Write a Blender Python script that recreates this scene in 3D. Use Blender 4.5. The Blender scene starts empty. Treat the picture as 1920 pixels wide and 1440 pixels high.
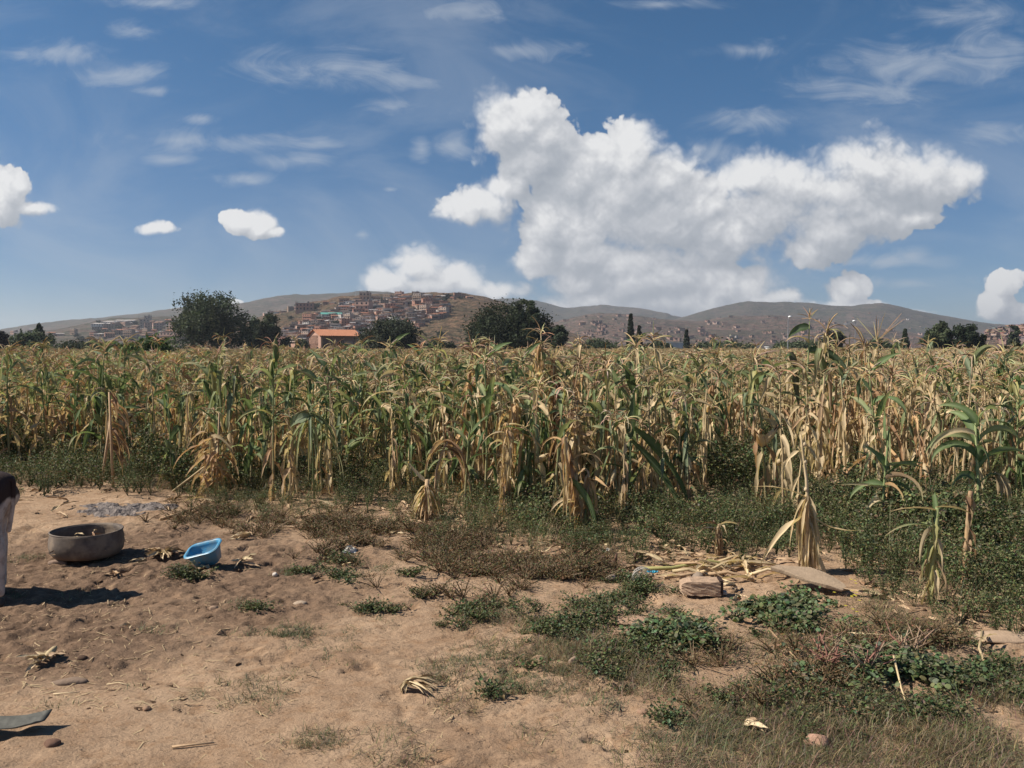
import bpy, bmesh, math, random
import numpy as np
from mathutils import Vector, Matrix, Euler

R = math.radians
sc = bpy.context.scene
COL = sc.collection

# ------------------------------------------------------------------ camera
F = 1600.0            # focal length in photo pixels (1920 wide)
HZ = 650.0            # photo row of the horizon
CAMH = 1.65
PITCH = math.atan((HZ - 720.0) / F)
cd = bpy.data.cameras.new('camera'); cam = bpy.data.objects.new('camera', cd); COL.objects.link(cam)
cd.sensor_width = 36; cd.lens = 36 * F / 1920; cd.clip_start = .05; cd.clip_end = 20000
cam.location = (0, 0, CAMH); cam.rotation_euler = (R(90) + PITCH, 0, 0)
sc.camera = cam
sc.render.resolution_x = 1024; sc.render.resolution_y = 768
sc.view_settings.view_transform = 'Standard'; sc.view_settings.look = 'None'
sc.view_settings.exposure = 0.58; sc.view_settings.gamma = 1
sc.render.engine = 'CYCLES'
sc.cycles.max_bounces = 6; sc.cycles.diffuse_bounces = 3; sc.cycles.transparent_max_bounces = 8
sc.cycles.volume_bounces = 0; sc.cycles.volume_step_rate = 4

HAZE = 0.00019
SUN_EL = 44.0; SUN_AZ = -93.0   # azimuth clockwise from +Y (view direction)
sdir = Vector((math.cos(R(SUN_EL)) * math.sin(R(SUN_AZ)), math.cos(R(SUN_EL)) * math.cos(R(SUN_AZ)), math.sin(R(SUN_EL))))
sl = bpy.data.lights.new('sun', 'SUN'); sl.energy = 5.0; sl.angle = R(.5); sl.color = (1, .91, .78)
so = bpy.data.objects.new('sun', sl); COL.objects.link(so); so.rotation_euler = sdir.to_track_quat('Z', 'Y').to_euler(); so.location = (-20, -5, 30)

def raydir(px, py):
    v = Vector(((px - 960) / F, 1.0, (720 - py) / F))
    c, s = math.cos(PITCH), math.sin(PITCH)
    return Vector((v.x, v.y * c - v.z * s, v.y * s + v.z * c))
def G(px, py, z=0.0):
    d = raydir(px, py); t = (z - CAMH) / d.z
    return d.x * t, d.y * t
def AT(px, py, Y):
    d = raydir(px, py); t = Y / d.y
    return Vector((d.x * t, Y, CAMH + d.z * t))

# ------------------------------------------------------------------ node helper
class N:
    def __init__(s, tree): s.t = tree
    def n(s, typ, **kw):
        nd = s.t.nodes.new(typ)
        for k, v in kw.items(): setattr(nd, k, v)
        return nd
    def put(s, sock, v):
        if v is None: return
        if isinstance(v, bpy.types.NodeSocket): s.t.links.new(v, sock)
        else:
            try: sock.default_value = v
            except Exception: sock.default_value = tuple(v) + (1,) if len(v) == 3 else v
    def m(s, op, a, b=None, c=None, clamp=False):
        nd = s.n('ShaderNodeMath', operation=op, use_clamp=clamp)
        s.put(nd.inputs[0], a); s.put(nd.inputs[1], b); s.put(nd.inputs[2], c)
        return nd.outputs[0]
    def v(s, op, a, b=None, scale=None):
        nd = s.n('ShaderNodeVectorMath', operation=op)
        s.put(nd.inputs[0], a); s.put(nd.inputs[1], b)
        if scale is not None: s.put(nd.inputs['Scale'], scale)
        return nd.outputs['Value'] if op in ('LENGTH', 'DOT_PRODUCT', 'DISTANCE') else nd.outputs[0]
    def mix(s, f, a, b, mode='MIX'):
        nd = s.n('ShaderNodeMix', data_type='RGBA', blend_type=mode)
        s.put(nd.inputs[0], f); s.put(nd.inputs[6], a if isinstance(a, bpy.types.NodeSocket) else tuple(a) + (1,))
        s.put(nd.inputs[7], b if isinstance(b, bpy.types.NodeSocket) else tuple(b) + (1,))
        return nd.outputs[2]
    def ss(s, x, lo, hi, a=0.0, b=1.0):
        nd = s.n('ShaderNodeMapRange', interpolation_type='SMOOTHSTEP')
        for i, q in enumerate((x, lo, hi, a, b)): s.put(nd.inputs[i], q)
        return nd.outputs[0]
    def noise(s, vec, scale, detail=4, rough=.55, dist=0.0, dim='3D'):
        nd = s.n('ShaderNodeTexNoise', noise_dimensions=dim); s.put(nd.inputs['Vector'], vec); nd.inputs['Scale'].default_value = scale
        nd.inputs['Detail'].default_value = detail; nd.inputs['Roughness'].default_value = rough; nd.inputs['Distortion'].default_value = dist
        return nd.outputs[0]
    def vor(s, vec, scale, detail=0, feature='F1', smooth=None, rand=1.0, dim='3D'):
        nd = s.n('ShaderNodeTexVoronoi', feature=feature, voronoi_dimensions=dim); s.put(nd.inputs['Vector'], vec); nd.inputs['Scale'].default_value = scale
        nd.inputs['Detail'].default_value = detail; nd.inputs['Randomness'].default_value = rand
        if smooth is not None: nd.inputs['Smoothness'].default_value = smooth
        return nd.outputs['Distance']
    def ramp(s, f, stops):
        nd = s.n('ShaderNodeValToRGB'); el = nd.color_ramp.elements
        while len(el) < len(stops): el.new(.5)
        for e, (p, c) in zip(el, stops): e.position = p; e.color = tuple(c) + (1,)
        s.put(nd.inputs[0], f); return nd.outputs[0]

# ------------------------------------------------------------------ world: Nishita sky + clouds at infinity
w = bpy.data.worlds.new('World'); sc.world = w; w.use_nodes = True
nt = w.node_tree; nt.nodes.clear(); n = N(nt)
sky = n.n('ShaderNodeTexSky', sky_type='NISHITA'); sky.sun_disc = False
sky.sun_elevation = R(SUN_EL); sky.sun_rotation = R(SUN_AZ); sky.altitude = 2600; sky.air_density = 1.0; sky.dust_density = .3; sky.ozone_density = 3.0
SKYK = .055; SKYTINT = None
tc = n.n('ShaderNodeTexCoord')
sep = n.n('ShaderNodeSeparateXYZ'); n.put(sep.inputs[0], tc.outputs['Generated'])
ya = n.m('MAXIMUM', n.m('ABSOLUTE', sep.outputs[1]), .08)
uu = n.m('DIVIDE', sep.outputs[0], ya); vv = n.m('DIVIDE', sep.outputs[2], ya)
cx = n.n('ShaderNodeCombineXYZ'); n.put(cx.inputs[0], uu); n.put(cx.inputs[1], vv)
UV = cx.outputs[0]
wnn = n.n('ShaderNodeTexNoise', noise_dimensions='2D'); n.put(wnn.inputs['Vector'], UV); wnn.inputs['Scale'].default_value = 12; wnn.inputs['Detail'].default_value = 3
wnv = n.v('SUBTRACT', wnn.outputs[1], (.5, .5, .5))
BL = [  # cumulus lobes: photo x, y, half width, half height
 (975,232,88,72),(1020,262,72,60),(1000,300,66,40),(1080,330,70,50),(1175,295,88,62),(1165,370,150,98),(1085,430,122,90),(1215,420,165,105),(1300,390,95,85),(1095,480,140,46),(1185,492,150,44),(1025,425,52,62),(1240,340,92,80),
 (900,384,74,40),(948,352,42,34),(1410,335,82,58),(1500,350,110,66),(1440,395,125,72),(1630,315,105,66),(1600,370,150,68),(1725,335,112,62),(1800,330,55,40),
 (1555,435,100,50),(1520,465,60,40),(1635,415,80,48),(1715,410,50,22),(1360,440,110,60),
 (783,500,54,44),(735,528,58,28),(850,524,70,38),(925,548,66,22),(810,540,130,26),
 (1090,530,70,34),(1180,545,120,44),(1258,528,90,40),(1370,540,100,42),(1450,560,60,26),(1110,562,110,28),(1260,568,190,34),(1420,562,90,26),(1590,545,44,34),(1575,574,80,18),
 (1886,532,34,28),(1866,574,44,30),(1906,592,40,26),(4,365,50,56),(62,392,54,14),(286,428,36,13),(450,414,42,24),(488,426,34,22),(512,436,22,12),(336,580,18,7),(438,568,20,9),(1700,582,60,7),
]
LOW = []
def lobes(tree, vec, items):
    q = N(tree); cur = None
    for (x, y, a, b) in items:
        d = raydir(x, y); cu, cv = d.x / d.y, d.z / d.y
        o = q.v('SUBTRACT', vec, (cu, cv, 0)); o = q.v('MULTIPLY', o, (F / a, F / b, 0)); l = q.v('LENGTH', o)
        if cur is None: cur = l
        else:
            cur = q.m('SMOOTH_MIN', cur, l, .22)
    return cur
grp = bpy.data.node_groups.new('cumulus', 'ShaderNodeTree')
grp.interface.new_socket('V', in_out='INPUT', socket_type='NodeSocketVector'); grp.interface.new_socket('D', in_out='OUTPUT', socket_type='NodeSocketFloat')
grp.interface.new_socket('B', in_out='OUTPUT', socket_type='NodeSocketFloat')
gi = grp.nodes.new('NodeGroupInput'); go = grp.nodes.new('NodeGroupOutput'); g = N(grp)
wn = g.n('ShaderNodeTexNoise', noise_dimensions='2D'); g.put(wn.inputs['Vector'], gi.outputs[0]); wn.inputs['Scale'].default_value = 11; wn.inputs['Detail'].default_value = 5; wn.inputs['Roughness'].default_value = .62
wv = g.v('ADD', gi.outputs[0], g.v('SCALE', g.v('SUBTRACT', wn.outputs[1], (.5, .5, .5)), scale=.020))
F0 = g.m('SUBTRACT', 1.0, lobes(grp, wv, BL))
def billow(sc_): return g.m('ABSOLUTE', g.m('SUBTRACT', g.noise(wv, sc_, 0, dim='2D'), .5))
pf = g.m('MULTIPLY', billow(17), .95)
for sc_, k_ in ((36, .62), (76, .36), (155, .17)): pf = g.m('ADD', pf, g.m('MULTIPLY', billow(sc_), k_))
fb = g.m('SUBTRACT', g.noise(gi.outputs[0], 120, 3, .6, dim='2D'), .5)
dd = g.m('ADD', F0, g.m('ADD', g.m('SUBTRACT', pf, .17), g.m('MULTIPLY', fb, .10)))
g.put(go.inputs[0], dd); g.put(go.inputs[1], F0)
def cum(vec):
    q = n.n('ShaderNodeGroup'); q.node_tree = grp; n.put(q.inputs[0], vec); return q.outputs[0], q.outputs[1]
d0, b0 = cum(UV); d1, b1 = cum(n.v('ADD', UV, (-.006, .010, 0))); d2, b2 = cum(n.v('ADD', UV, (-.012, .034, 0)))
soft = n.ss(n.noise(UV, 7, 2, .5, dim='2D'), .40, .62)
ca = n.ss(d0, n.m('MULTIPLY', soft, -.06), n.m('ADD', .12, n.m('MULTIPLY', soft, .62)))
lowf = n.noise(UV, 8, 3, .5, dim='2D')
lit = n.m('ADD', .69, n.m('MULTIPLY', n.m('SUBTRACT', d0, d1), .26))  # sunlit tops and grey undersides painted into the cloud colour from density offsets
lit = n.m('ADD', lit, n.m('MULTIPLY', n.m('SUBTRACT', n.m('MINIMUM', d0, 1.0), n.m('MINIMUM', n.m('MAXIMUM', d2, -.3), 1.0)), .36))
lit = n.m('SUBTRACT', lit, n.m('MULTIPLY', n.ss(b0, .2, .95), .07))
lit = n.m('ADD', lit, n.m('MULTIPLY', n.m('SUBTRACT', lowf, .5), .22))
lit = n.m('MINIMUM', n.m('MAXIMUM', n.m('MULTIPLY', n.m('SUBTRACT', lit, .04), .97), .22), .92)
ccol = n.ramp(lit, [(.22, (.235, .26, .295)), (.50, (.30, .32, .352)), (.70, (.40, .412, .435)), (.92, (.56, .562, .565))])
# thin high cloud
WS = [(640,125,190,40),(760,150,120,26),(860,20,110,28),(970,95,110,24),(330,262,120,26),(480,268,110,20),(600,268,70,16),(320,300,60,12),(460,335,60,14),(110,100,100,24),(220,140,90,22),(290,170,50,12),
      (375,222,40,14),(250,55,60,18),(300,5,110,14),(1700,120,200,46),(1870,110,110,60),(1640,170,150,34),(1420,225,110,26),(1400,95,70,16),(1870,250,100,36),(1240,8,110,12),(1650,490,130,16),(1700,530,140,14),(740,200,80,20),(560,300,80,20),(850,270,40,30),(790,280,20,24),(680,440,18,14),(730,355,16,6),(1560,160,90,24),(1800,30,130,30),(1340,290,60,30),(1710,480,40,18),(1540,500,50,20)]
wl = n.m('SUBTRACT', 1.0, lobes(nt, UV, WS))
st = n.v('MULTIPLY', UV, (1.0, 2.3, 1))
wz = n.m('ADD', n.m('MULTIPLY', n.m('SUBTRACT', n.noise(st, 10, 7, .68, .9, dim='2D'), .5), 2.6), n.m('MULTIPLY', n.m('SUBTRACT', .4, n.vor(n.v('ADD', st, n.v('SCALE', wnv, scale=.03)), 26, 1, dim='2D')), .35))
wa = n.m('MULTIPLY', n.ss(n.m('ADD', wl, wz), -.35, 1.5), .60)
veil = n.m('MULTIPLY', n.ss(n.noise(st, 3.2, 6, .6, .5, dim='2D'), .40, .75), .24)
wa = n.m('MAXIMUM', wa, veil)
SKYTINT = n.mix(n.ss(sep.outputs[2], .0, .35), (.66, .75, .86), (.46, .90, 1.07))
skc = n.mix(1.0, n.v('SCALE', sky.outputs[0], scale=SKYK), SKYTINT, 'MULTIPLY')
def bgs(col):
    q = n.n('ShaderNodeBackground'); n.put(q.inputs[0], col); q.inputs[1].default_value = 1; return q.outputs[0]
def mixs(f, a_, b_):
    q = n.n('ShaderNodeMixShader'); n.put(q.inputs[0], f); nt.links.new(a_, q.inputs[1]); nt.links.new(b_, q.inputs[2]); return q.outputs[0]
# the cloudy quarter of the sky; everything else is the plain sky
region = n.m('MULTIPLY', n.m('GREATER_THAN', sep.outputs[1], 0), n.m('MULTIPLY', n.m('GREATER_THAN', sep.outputs[2], 0), n.m('MULTIPLY', n.m('LESS_THAN', vv, .60), n.m('LESS_THAN', n.m('ABSOLUTE', uu), .95))))
edge = n.m('MULTIPLY', n.ss(vv, .60, .48), n.ss(n.m('ABSOLUTE', uu), .95, .78))
c1 = n.mix(n.m('MULTIPLY', wa, edge), skc, (.34, .375, .42))
CO = [(1130,370,340,220),(1620,380,330,170),(820,515,210,80),(1300,550,420,80),(1880,565,110,90),(30,380,110,80),(290,428,75,32),(465,415,90,50),(390,574,100,24)]
core = n.m('LESS_THAN', lobes(nt, UV, CO), 1.25)
cl_ = mixs(ca, bgs(c1), bgs(ccol))
wsh = mixs(region, bgs(skc), mixs(core, bgs(c1), cl_))
wo = n.n('ShaderNodeOutputWorld'); nt.links.new(wsh, wo.inputs[0])
w.cycles.sampling_method = 'MANUAL'; w.cycles.sample_map_resolution = 512

# ------------------------------------------------------------------ generic helpers
def tag(o, label=None, cat=None, group=None, kind=None):
    if label: o['label'] = label
    if cat: o['category'] = cat
    if group: o['group'] = group
    if kind: o['kind'] = kind
    return o
def empty(name, loc, label, cat, group=None, rz=0):
    o = bpy.data.objects.new(name, None); COL.objects.link(o); o.location = loc; o.rotation_euler = (0, 0, rz); o.empty_display_size = .1
    return tag(o, label, cat, group)
class MB:
    def __init__(s): s.v = []; s.f = []; s.c = []; s.mi = []
    def add(s, vs, fs, c, mi=0):
        b = len(s.v); s.v.extend([tuple(q) for q in vs]); s.f.extend([tuple(b + i for i in q) for q in fs]); s.mi.extend([mi] * len(fs))
        if c and isinstance(c[0], (tuple, list)): s.c.extend([tuple(q) for q in c])
        else: s.c.extend([tuple(c)] * len(vs))
    def box(s, c, sz, col=(.5,.5,.5), rz=0, mi=0, M=None):
        x, y, z = sz[0] / 2, sz[1] / 2, sz[2] / 2
        vs = [Vector((i * x, j * y, k * z)) for k in (-1, 1) for j in (-1, 1) for i in (-1, 1)]
        m = Matrix.Translation(Vector(c)) @ (M if M else Matrix.Rotation(rz, 4, 'Z'))
        s.add([m @ v for v in vs], [(0,2,3,1),(4,5,7,6),(0,1,5,4),(2,6,7,3),(0,4,6,2),(1,3,7,5)], col, mi)
    def tube(s, pts, rads, k=6, col=(.5,.5,.5), cap=True, mi=0):
        pts = [Vector(p) for p in pts]; vs = []; n_ = len(pts); cols = []
        for i, p in enumerate(pts):
            d = (pts[min(i + 1, n_ - 1)] - pts[max(i - 1, 0)]); d = d.normalized() if d.length > 1e-9 else Vector((0, 0, 1))
            a = d.cross(Vector((.13, .97, .2))); 
            if a.length < .1: a = d.cross(Vector((1, 0, 0)))
            a.normalize(); b = d.cross(a); r = rads[i] if hasattr(rads, '__len__') else rads
            cc = col[i] if isinstance(col[0], (tuple, list)) else col
            for j in range(k):
                t = 2 * math.pi * j / k; vs.append(p + a * (r * math.cos(t)) + b * (r * math.sin(t))); cols.append(cc)
        fs = [(i * k + j, i * k + (j + 1) % k, (i + 1) * k + (j + 1) % k, (i + 1) * k + j) for i in range(n_ - 1) for j in range(k)]
        if cap: fs.append(tuple(range(k))[::-1]); fs.append(tuple((n_ - 1) * k + j for j in range(k)))
        s.add(vs, fs, cols, mi)
    def lathe(s, prof, k=24, col=(.5,.5,.5), c=(0,0,0), mi=0, wob=0, sy=1.0):
        vs = []; rr = random.Random(5)
        ph = [rr.uniform(0, 6.28) for _ in range(3)]
        for (r, z) in prof:
            for j in range(k):
                t = 2 * math.pi * j / k
                q = r * (1 + wob * (math.sin(2 * t + ph[0]) + .5 * math.sin(3 * t + ph[1])))
                vs.append((c[0] + q * math.cos(t), c[1] + q * math.sin(t) * sy, c[2] + z + wob * .3 * math.sin(2 * t + ph[2])))
        fs = [(i * k + j, i * k + (j + 1) % k, (i + 1) * k + (j + 1) % k, (i + 1) * k + j) for i in range(len(prof) - 1) for j in range(k)]
        s.add(vs, fs, col, mi)
    def mesh(s, name, mats, smooth=False):
        me = bpy.data.meshes.new(name); me.from_pydata(s.v, [], s.f)
        if s.c:
            at = me.color_attributes.new('col', 'FLOAT_COLOR', 'POINT')
            a = np.ones((len(s.v), 4), np.float32); a[:, :3] = np.array(s.c, np.float32)[:, :3]; at.data.foreach_set('color', a.ravel())
        for m_ in (mats if isinstance(mats, (list, tuple)) else [mats]): me.materials.append(m_)
        if any(s.mi): me.polygons.foreach_set('material_index', np.array(s.mi, np.int32))
        if smooth: me.polygons.foreach_set('use_smooth', np.ones(len(me.polygons), bool))
        me.update(); return me
    def obj(s, name, mats, parent=None, smooth=False, loc=None, rz=0, link=True):
        o = bpy.data.objects.new(name, s.mesh(name, mats, smooth))
        if link: COL.objects.link(o)
        if parent: o.parent = parent
        if loc is not None: o.location = loc
        if rz: o.rotation_euler = (0, 0, rz)
        return o
def copy_tree(o, parent=None):
    c = o.copy(); COL.objects.link(c)
    if parent: c.parent = parent
    for ch in o.children: copy_tree(ch, c)
    return c

# numpy value noise
def _h(ix, iy, s):
    n_ = (ix.astype(np.int64) * 374761393 + iy.astype(np.int64) * 668265263 + s * 1442695041) & 0x7fffffff
    n_ = (n_ ^ (n_ >> 13)) * 1274126177 & 0x7fffffff
    return ((n_ ^ (n_ >> 16)) & 0xffff) / 65535.0
def vn(x, y, s=0):
    ix = np.floor(x); iy = np.floor(y); fx = x - ix; fy = y - iy
    fx = fx * fx * fx * (fx * (fx * 6 - 15) + 10); fy = fy * fy * fy * (fy * (fy * 6 - 15) + 10)
    a = _h(ix, iy, s); b = _h(ix + 1, iy, s); c = _h(ix, iy + 1, s); d = _h(ix + 1, iy + 1, s)
    return (a * (1 - fx) + b * fx) * (1 - fy) + (c * (1 - fx) + d * fx) * fy
def fbm(x, y, o=4, s=0, g=.5):
    r = 0; a = 1; t = 0
    for i in range(o): r = r + a * vn(x * 2 ** i + 17.3 * i, y * 2 ** i - 9.1 * i, s + i); t += a; a *= g
    return r / t
def sstep(x, a, b):
    t = np.clip((x - a) / (b - a), 0, 1); return t * t * (3 - 2 * t)

# ------------------------------------------------------------------ materials
def newmat(name):
    m = bpy.data.materials.new(name); m.use_nodes = True; t = m.node_tree; t.nodes.clear()
    q = N(t); out = q.n('ShaderNodeOutputMaterial'); return m, q, out
def principled(q, out, col, rough=.8, bump=None, dist=.01, strength=1.0, spec=.3, metallic=0):
    b = q.n('ShaderNodeBsdfPrincipled'); q.put(b.inputs['Base Color'], col if isinstance(col, bpy.types.NodeSocket) else tuple(col) + (1,)); q.put(b.inputs['Roughness'], rough)
    b.inputs['Specular IOR Level'].default_value = spec; b.inputs['Metallic'].default_value = metallic
    if bump is not None:
        bn = q.n('ShaderNodeBump'); q.put(bn.inputs['Height'], bump); bn.inputs['Distance'].default_value = dist; bn.inputs['Strength'].default_value = strength
        q.t.links.new(bn.outputs[0], b.inputs['Normal'])
    q.t.links.new(b.outputs[0], out.inputs[0]); return b
def leafmat(name, trans=.3, var=.25, rough=.6, spec=.25, k=1.0, scale=9):
    m, q, out = newmat(name)
    at = q.n('ShaderNodeAttribute', attribute_name='col'); oi = q.n('ShaderNodeObjectInfo'); ge = q.n('ShaderNodeNewGeometry')
    nz = q.noise(ge.outputs['Position'], scale, 3)
    nf = q.noise(ge.outputs['Position'], scale * 9, 3, .7)
    f = q.m('ADD', q.m('ADD', 1 - var * 1.5, q.m('MULTIPLY', nz, var)), q.m('ADD', q.m('MULTIPLY', oi.outputs['Random'], var), q.m('MULTIPLY', nf, var)))
    col = q.v('SCALE', at.outputs['Color'], scale=q.m('MULTIPLY', f, k))
    b = q.n('ShaderNodeBsdfPrincipled'); q.put(b.inputs['Base Color'], col); b.inputs['Roughness'].default_value = rough; b.inputs['Specular IOR Level'].default_value = spec
    tr = q.n('ShaderNodeBsdfTranslucent'); q.put(tr.inputs[0], q.mix(1.0, col, (1.0, 1.0, .7), 'MULTIPLY'))
    mx = q.n('ShaderNodeMixShader'); mx.inputs[0].default_value = trans
    q.t.links.new(b.outputs[0], mx.inputs[1]); q.t.links.new(tr.outputs[0], mx.inputs[2]); q.t.links.new(mx.outputs[0], out.inputs[0])
    return m
M_leaf = leafmat('corn_leaf', .38, .3, .65, .14, 1.16); M_stalk = leafmat('corn_stalk', .0, .3, .7); M_tassel = leafmat('corn_tassel', .25, .3, .8)
M_weed = leafmat('weed_leaf', .25, .4, .6, .2); M_tree = leafmat('tree_leaf', .25, .25, .7, .15, scale=.35)
def barkmat():
    m, q, out = newmat('bark'); t = q.n('ShaderNodeTexCoord')
    principled(q, out, q.ramp(q.noise(t.outputs['Object'], 3, 5), [(.3, (.06, .045, .035)), (.7, (.16, .12, .09))]), .9); return m
M_bark = barkmat()
def vcol(name, rough=.85, bscale=40, dist=.004, spec=.2, stain=.25, sscale=6):
    m, q, out = newmat(name); at = q.n('ShaderNodeAttribute', attribute_name='col'); t = q.n('ShaderNodeTexCoord')
    nz = q.noise(t.outputs['Object'], sscale, 6, .6)
    col = q.v('SCALE', at.outputs['Color'], scale=q.m('ADD', 1 - stain, q.m('MULTIPLY', nz, 2 * stain)))
    principled(q, out, col, rough, q.noise(t.outputs['Object'], bscale, 6, .6), dist, 1, spec); return m
M_stone = vcol('stone', .95, 60, .004, .1, .30, 26); M_husk = vcol('dry_husk', .75, 60, .002, .25, .2, 20)
M_build = vcol('house_wall', .9, 3, .02, .1, .2, .8)

# ------------------------------------------------------------------ ground
def dark_soil(x, y):   # trampled dark soil on the left
    cx_, cy_ = G(120, 1110)
    d = np.sqrt(((x - cx_ + .1) / 2.0) ** 2 + ((y - cy_) / 2.5) ** 2)
    return 1 - sstep(d + (fbm(x * 1.3, y * 1.3, 4, 31) - .5) * 1.1, .55, 1.2)
def ground_z(x, y):
    x = np.asarray(x, float); y = np.asarray(y, float)
    near = 1 - sstep(np.hypot(x, y - 5), 25, 60)
    z = .10 * (fbm(x * .35, y * .35, 3, 3) - .5) + .05 * (fbm(x * 1.4, y * 1.4, 3, 7) - .5)
    fine = 1 - sstep(np.hypot(x, y - 5), 7, 12)
    st = fbm(x * 3.2 + y * 1.5, y * 6.5 - x * 2.4, 4, 11, .6)      # oblique scuffs and hoof marks
    dk_ = dark_soil(x, y); rough = sstep(fbm(x * .9, y * .9, 3, 41), .42, .62) * .75 + .25 + .4 * dk_
    z = z + fine * (.050 * (st - .5) * rough + .028 * (fbm(x * 13, y * 13, 3, 15, .6) - .5) * rough)
    hol = sstep(fbm(x * 5.5, y * 8, 2, 51), .66, .80)
    z = z - fine * hol * .032 * rough
    z = z + fine * dk_ * .030 * np.maximum(0, fbm(x * 17, y * 17, 3, 81, .6) - .52) * 2.2
    return z * near
def gz(x, y): return float(ground_z(np.array([x]), np.array([y]))[0])
def axis(lo, hi, st, far, k=1.13):
    a = list(np.arange(lo, hi, st)); s_ = st; p = a[-1]
    while p < far: s_ *= k; p += s_; a.append(p)
    s_ = st; p = a[0]; b = []
    while p > -far: s_ *= k; p -= s_; b.append(p)
    return np.array(b[::-1] + a)
xs = axis(-4.2, 4.4, .016, 7000); ys = np.concatenate([axis(2.6, 6.0, .013, 100)[:0], np.arange(2.7, 6.4, .013)])
s_ = .013; p = ys[-1]; ext = []
while p < 8000:
    s_ *= 1.022 if p < 14 else 1.12; p += s_; ext.append(p)
s_ = .013; p = ys[0]; pre = []
while p > -400: s_ *= 1.25; p -= s_; pre.append(p)
ys = np.concatenate([pre[::-1], ys, ext])
X, Y = np.meshgrid(xs, ys); Z = ground_z(X, Y)
nx, ny = len(xs), len(ys)
me = bpy.data.meshes.new('ground'); co = np.stack([X.ravel(), Y.ravel(), Z.ravel()], 1).astype(np.float32)
me.vertices.add(len(co)); me.vertices.foreach_set('co', co.ravel())
ii = (np.arange(ny - 1)[:, None] * nx + np.arange(nx - 1)[None, :]).ravel()
fc = np.stack([ii, ii + 1, ii + 1 + nx, ii + nx], 1).astype(np.int32)
me.loops.add(fc.size); me.loops.foreach_set('vertex_index', fc.ravel()); me.polygons.add(len(fc))
me.polygons.foreach_set('loop_start', np.arange(0, fc.size, 4, dtype=np.int32)); me.polygons.foreach_set('use_smooth', np.ones(len(fc), bool))
me.update(calc_edges=True)
at = me.attributes.new('dark', 'FLOAT', 'POINT'); at.data.foreach_set('value', dark_soil(X, Y).ravel().astype(np.float32))
gnd = bpy.data.objects.new('ground', me); COL.objects.link(gnd); tag(gnd, kind='structure')
m, q, out = newmat('soil'); ge = q.n('ShaderNodeNewGeometry'); P = ge.outputs['Position']
da = q.n('ShaderNodeAttribute', attribute_name='dark').outputs['Fac']
n1 = q.noise(P, 1.6, 6, .6); n2 = q.noise(P, 11, 6, .65); n3 = q.noise(P, 70, 5, .7)
c = q.ramp(n1, [(.30, (.26, .172, .112)), (.50, (.37, .255, .168)), (.72, (.43, .305, .205))])
c = q.mix(q.ss(n2, .45, .72), c, (.285, .18, .108))
c = q.mix(q.m('MULTIPLY', da, .9), c, q.ramp(n2, [(.34, (.10, .064, .044)), (.5, (.16, .105, .072)), (.66, (.25, .168, .112))]))
c = q.mix(q.m('MULTIPLY', q.ss(n3, .60, .74), .5), c, (.11, .07, .05))
c = q.mix(q.m('MULTIPLY', q.ss(q.noise(P, 120, 2, .5), .66, .72), .5), c, (.45, .34, .24))
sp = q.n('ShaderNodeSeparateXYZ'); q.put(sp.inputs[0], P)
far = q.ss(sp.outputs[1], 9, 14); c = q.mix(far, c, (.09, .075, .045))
vd = q.n('ShaderNodeMapping'); q.put(vd.inputs[0], P); vd.inputs['Rotation'].default_value = (0, 0, R(-28)); vd.inputs['Scale'].default_value = (1, 2.6, 1)
hb = q.m('ADD', q.m('MULTIPLY', q.noise(vd.outputs[0], 7, 8, .65), 1.0), q.m('MULTIPLY', q.noise(P, 38, 6, .7), .45))
hb = q.m('SUBTRACT', hb, q.m('MULTIPLY', q.ss(q.noise(vd.outputs[0], 16, 3, .6), .60, .70), .22))
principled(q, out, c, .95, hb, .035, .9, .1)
me.materials.append(m)

# ------------------------------------------------------------------ hills (each a solid ridge of terrain)
def hillmat(name, c1, c2, c3, sc_, bush=(.045, .05, .035)):
    m, q, out = newmat(name); ge = q.n('ShaderNodeNewGeometry'); P = q.v('MULTIPLY', ge.outputs['Position'], (1, 1, 2.2))
    a = q.noise(P, .006 * sc_, 7, .62); b_ = q.noise(P, .03 * sc_, 6, .7)
    c = q.ramp(a, [(.32, c1), (.5, c2), (.68, c3)])
    c = q.mix(q.ss(b_, .46, .66), c, q.mix(.5, c, bush))
    sp_ = q.vor(P, .11 * sc_, 0); c = q.mix(q.ss(q.m('ADD', sp_, q.m('MULTIPLY', b_, .5)), .74, .56), c, bush)
    c = q.mix(q.m('MULTIPLY', q.ss(q.noise(P, .012 * sc_, 5, .65), .47, .60), .65), c, bush)
    wv_ = q.noise(q.v('MULTIPLY', ge.outputs['Position'], (.3, .3, 8)), .05 * sc_, 4, .6)
    c = q.mix(q.m('MULTIPLY', q.ss(wv_, .57, .66), .6), c, c3)
    principled(q, out, c, .95, b_, 14, 1, .05); return m
HILLS = {}
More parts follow.
